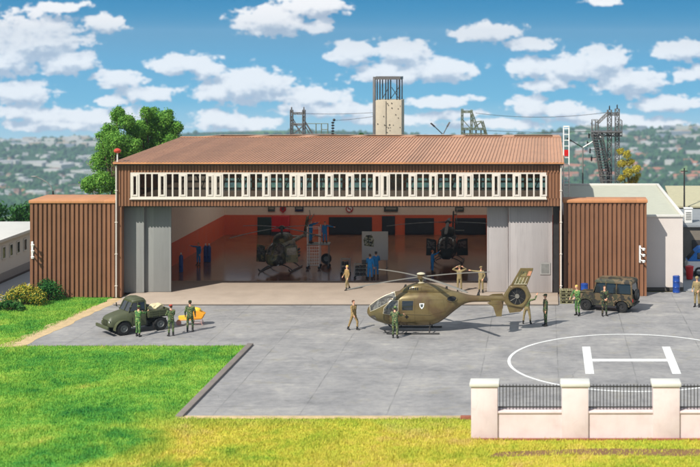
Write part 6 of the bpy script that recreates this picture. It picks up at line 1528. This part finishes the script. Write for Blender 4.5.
# ================================================================== right edge: sheds, van, bin, pole
def shed(lab, x0, x1, y0, y1, zf, zb, wall, roof, group=None):
    t = thing('shed', lab, 'shed', ((x0+x1)/2, y0, 0)); w = (x1-x0)/2; d = y1-y0
    mb = MB(); prism_x(mb, [(0, 0), (d, 0), (d, zb-.15), (0, zf-.15)], -w+.1, w-.1); mb.build('wall', wall, t)
    mb = MB(); prism_x(mb, [(-.25, zf-.149), (d+.2, zb-.149), (d+.2, zb), (-.25, zf)], -w, w); mb.build('roof', roof, t)
    mb = MB(); mb.box(-w+1.2, -w+2.4, -.05, -.001, 0, 2.1, bev=.02); dd = mb.build('door', 'steel_dark', t)
    mb = MB(); mb.box(-w+2.2, -w+2.28, -.09, -.051, 1, 1.12); mb.build('handle', 'white_metal', dd)
    mb = MB(); mb.box(-w+3.2, -w+4.8, -.04, -.001, 1.2, 2.3); mb.box(-w+3.15, -w+4.85, -.07, -.041, 1.1, 1.19); mb.build('window', 'dark_glass', t)
    return t
simple('beige_roof', (176, 170, 140), .9, var=.12)
shed('grey-roofed shed behind the van at the right edge', 10.4, 27, 107, 115.5, 3.3, 3.5, 'shed_wall', 'shed_roof')
shed('beige-roofed shed beyond the grey-roofed one at the right edge', 11, 34, 117.2, 124, 3.6, 4.6, 'shed_wall', 'beige_roof')
D = 119.9-3.6; t = thing('utility_pole', 'thin dark pole rising between the two shed roofs at the right edge', 'pole', (PX(684.3, 116.3), 116.3, 0))
mb = MB(); mb.tube([(0, 0, 0), (0, 0, PZ(168, 116.3))], [.09, .06], 8); mb.build('shaft', 'steel_dark', t); mb = MB(); mb.box(-.3, .3, -.03, .03, PZ(171, 116.3)-.05, PZ(171, 116.3)+.03); mb.build('crossarm', 'steel_dark', t)
t = thing('ventilation_box', 'white ventilation box on the roof of the grey-roofed shed', 'ventilation box', (PX(688.5, 108), 108.3, 3.32))
mb = MB(); mb.box(-.3, .3, -.3, .3, 0, 1.1, bev=.02); mb.build('housing', 'white_metal', t); mb = MB(); mb.box(-.36, .36, -.36, .36, 1.101, 1.18, bev=.02); mb.build('cover', 'white_metal', t)
mb = MB(); [mb.box(-.22, .22, -.33, -.301, .25+k*.14, .31+k*.14) for k in range(5)]; mb.build('louvre', 'steel_grey', t)
VN = thing('van', 'blue and white van parked at the right edge beyond the khaki soldier', 'van', (PX(716, 103), 103.3, 0), PI)
for x in (1.35, -1.35):
    for sg in (1, -1): wheel(VN, x, sg*.82, .36, .24, 'rim_grey', sg)
mb = MB(); mb.prism([(-2.2, .4), (2.15, .4), (2.25, .6), (2.2, 1.15), (-2.25, 1.15), (-2.25, .5)], -.92, .92, inset=(.03, .05)); mb.build('body', 'white_metal', VN)
mb = MB(); mb.prism([(-2.25, 1.152), (2.2, 1.152), (1.6, 1.85), (1.3, 2.1), (-2.1, 2.15), (-2.25, 2.0)], -.9, .9, inset=(.04, .1)); mb.build('upper_body', 'bright_blue', VN)
for sg in (1, -1):
    for (a, b_) in ((1.0, 1.75), (.0, .9), (-1.0, -.1)): mb = MB(); mb.box(a, b_ if a != 1.0 else 1.5, sg*.885-.03, sg*.885+.03, 1.3, 1.8, bev=.01); mb.build('side_window', 'dark_glass', VN)
    mb = MB(); mb.box(2.2, 2.27, sg*.65-.12, sg*.65+.12, .75, .9, bev=.02); mb.build('headlight', 'white_metal', VN)
mb = MB(); mb.add([(2.16, -.75, 1.22), (2.16, .75, 1.22), (1.66, .7, 1.8), (1.66, -.7, 1.8)], [(0, 1, 2, 3)]); mb.build('windshield', 'dark_glass', VN)
mb = MB(); mb.box(2.2, 2.34, -.9, .9, .35, .52, bev=.03); mb.build('bumper', 'steel_dark', VN)
gx, gy = GP(687.5, 279.5); t = thing('litter_bin', 'red bin at the right corner of the pale cream building', 'bin', (gx+.15, gy, 0))
mb = MB(); mb.lathe([(.01, .05), (.24, .05), (.3, .9), (.32, .92), (.3, .95), (.28, .9)], 16); mb.build('body', 'red_cabinet', t); mb = MB(); mb.lathe([(.32, .951), (.3, 1.0), (.1, 1.06), (.01, 1.07)], 16); mb.build('lid', 'red_cabinet', t)
# low fence of the field behind the hangar's right end
t = thing('field_fence', 'low brown rail fence behind the white building roof', 'fence', (6, 126, 0))
for k in range(8): mb = MB(); mb.box(-5+k*1.5-.06, -5+k*1.5+.06, -.06, .06, 0, 3.9, bev=.01); mb.build('post', 'shed_wall', t)
for z in (2.6, 3.0, 3.4, 3.75): mb = MB(); mb.box(-5.2, 5.8, -.1, -.061, z, z+.2); mb.build('rail', 'shed_wall', t)
# ================================================================== valley town and woods
def tz_(x, y): return hgt(x, y)
def gable(w, d, h, rh, wall, roof, name='house', big=False):
    mb = MB(); mb.box(-w, w, -d, d, -4, h, 0)
    if rh > 0:
        mb.add([(-w*1.05, -d*1.08, h), (w*1.05, -d*1.08, h), (w*1.05, d*1.08, h), (-w*1.05, d*1.08, h), (-w*1.05, 0, h+rh), (w*1.05, 0, h+rh)], [(0, 1, 5, 4), (2, 3, 4, 5), (0, 4, 3), (1, 2, 5), (0, 3, 2, 1)], 1)
    else: mb.box(-w*1.02, w*1.02, -d*1.02, d*1.02, h, h+.5, 1)
    return mb
for nm, c in (('far_white', (188, 186, 180)), ('far_beige', (172, 156, 136)), ('far_grey', (128, 138, 148)), ('far_orange_roof', (172, 112, 84)), ('far_brown_roof', (128, 98, 82)), ('far_light_roof', (184, 182, 178))): simple(nm, c, .9, var=.08, scale=.05, fine=.3)
kinds = [('white far-off house with an orange tiled roof in the valley town', 'far_white', 'far_orange_roof', (6, 5, 5, 3.2)),
         ('beige far-off house with a brown roof in the valley town', 'far_beige', 'far_brown_roof', (6, 5, 5.5, 3)),
         ('pale far-off flat-roofed block in the valley town', 'far_white', 'far_light_roof', (9, 7, 9, 0)),
         ('long white far-off industrial hall on the valley floor', 'far_white', 'far_light_roof', (24, 11, 7, 0)),
         ('long far-off hall with an orange roof on the valley floor', 'far_beige', 'far_orange_roof', (19, 9, 6, 3))]
protos = []
for lab, wl, rf, dm in kinds:
    mb = gable(*dm, wl, rf); protos.append((mb, lab, wl, rf)); 
pm = {}
rg = random.Random(21)
def place_house(ki, x, y):
    mb, lab, wl, rf = protos[ki]; hall = ki >= 3
    if ki not in pm:
        o = mb.build('industrial_hall' if hall else 'house', [wl, rf]); pm[ki] = o
    else: o = pm[ki].copy(); COL.objects.link(o)
    tag(o, lab, 'hall' if hall else 'house', 'far-off buildings of the valley town')
    o.location = (x, y, tz_(x, y)); o.rotation_euler = (0, 0, rg.uniform(-.7, .7)); s_ = rg.uniform(.55, .95); o.scale = (s_, s_, s_)
def scatter(px0, px1, y0, y1, n, wts):
    for _ in range(n):
        for tr in range(6):
            px = rg.uniform(px0, px1); py = rg.uniform(y0, y1)
            if math.sin(px*.21+py*.35)+math.sin(px*.09-py*.5+1) > -.5: break
        D = F*222.5/(py-45); place_house(rg.choices(range(5), wts)[0], PX(px, D), D)
scatter(-25, 108, 186, 204, 100, (1, 7, 4, 0, 0)); scatter(-25, 108, 168, 184, 30, (1, 5, 3, 0, 0)); scatter(-15, 108, 152, 168, 42, (.3, 2, 3, 6, 0))
scatter(565, 722, 165, 186, 75, (6, 2, 3, .6, 2)); scatter(560, 722, 148, 162, 34, (1, 2, 4, 3, .5))
# the remotest part of the town and the woods read as one mass
mb = MB()
for _ in range(90):
    px = rg.choice((rg.uniform(-20, 115), rg.uniform(555, 720))); py = rg.uniform(138, 148); D = F*222.5/(py-45); x = PX(px, D); z = tz_(x, D)
    w = rg.uniform(5, 22); mb.box(x-w, x+w, D-7, D+7, z-3, z+rg.uniform(5, 10), rg.choice((0, 0, 1, 2)))
o = mb.build('distant_town', ['far_white', 'far_grey', 'far_beige'], None, kind='stuff'); tag(o, 'pale distant town near the horizon', 'town')
def blobs_mesh(name, n, gen, mat, label):
    bm = bmesh.new(); bmesh.ops.create_icosphere(bm, subdivisions=1, radius=1); bv = np.array([v.co[:] for v in bm.verts]); bf = np.array([[v.index for v in f.verts] for f in bm.faces]); bm.free()
    out = []
    g = np.random.default_rng(4)
    for _ in range(n):
        x, y, r_ = gen(); v = bv*(1+g.uniform(-.25, .25, (len(bv), 1)))*np.array([r_, r_, r_*.9])+np.array([x, y, tz_(x, y)+r_*.5]); out.append(v[bf].reshape(-1, 3))
    o = fast_mesh(name, np.concatenate(out), 3, mat); o['kind'] = 'stuff'; tag(o, label, 'wood')
def gw():
    while True:
        px = rg.uniform(-70, 760); py = 137+(rg.random()**1.1)*90; D = F*222.5/(py-45); x = PX(px, D)
        v = math.sin(px*.11+py*.6)+math.sin(px*.047-py*.33)+math.sin(py*1.1+px*.02)
        if v > .35 or py > 205 or rg.random() < .12: return x, D, rg.uniform(4.5, 8)
blobs_mesh('woodland', 7500, gw, 'far_leaf', 'dark green woods spread over the slope and valley floor')
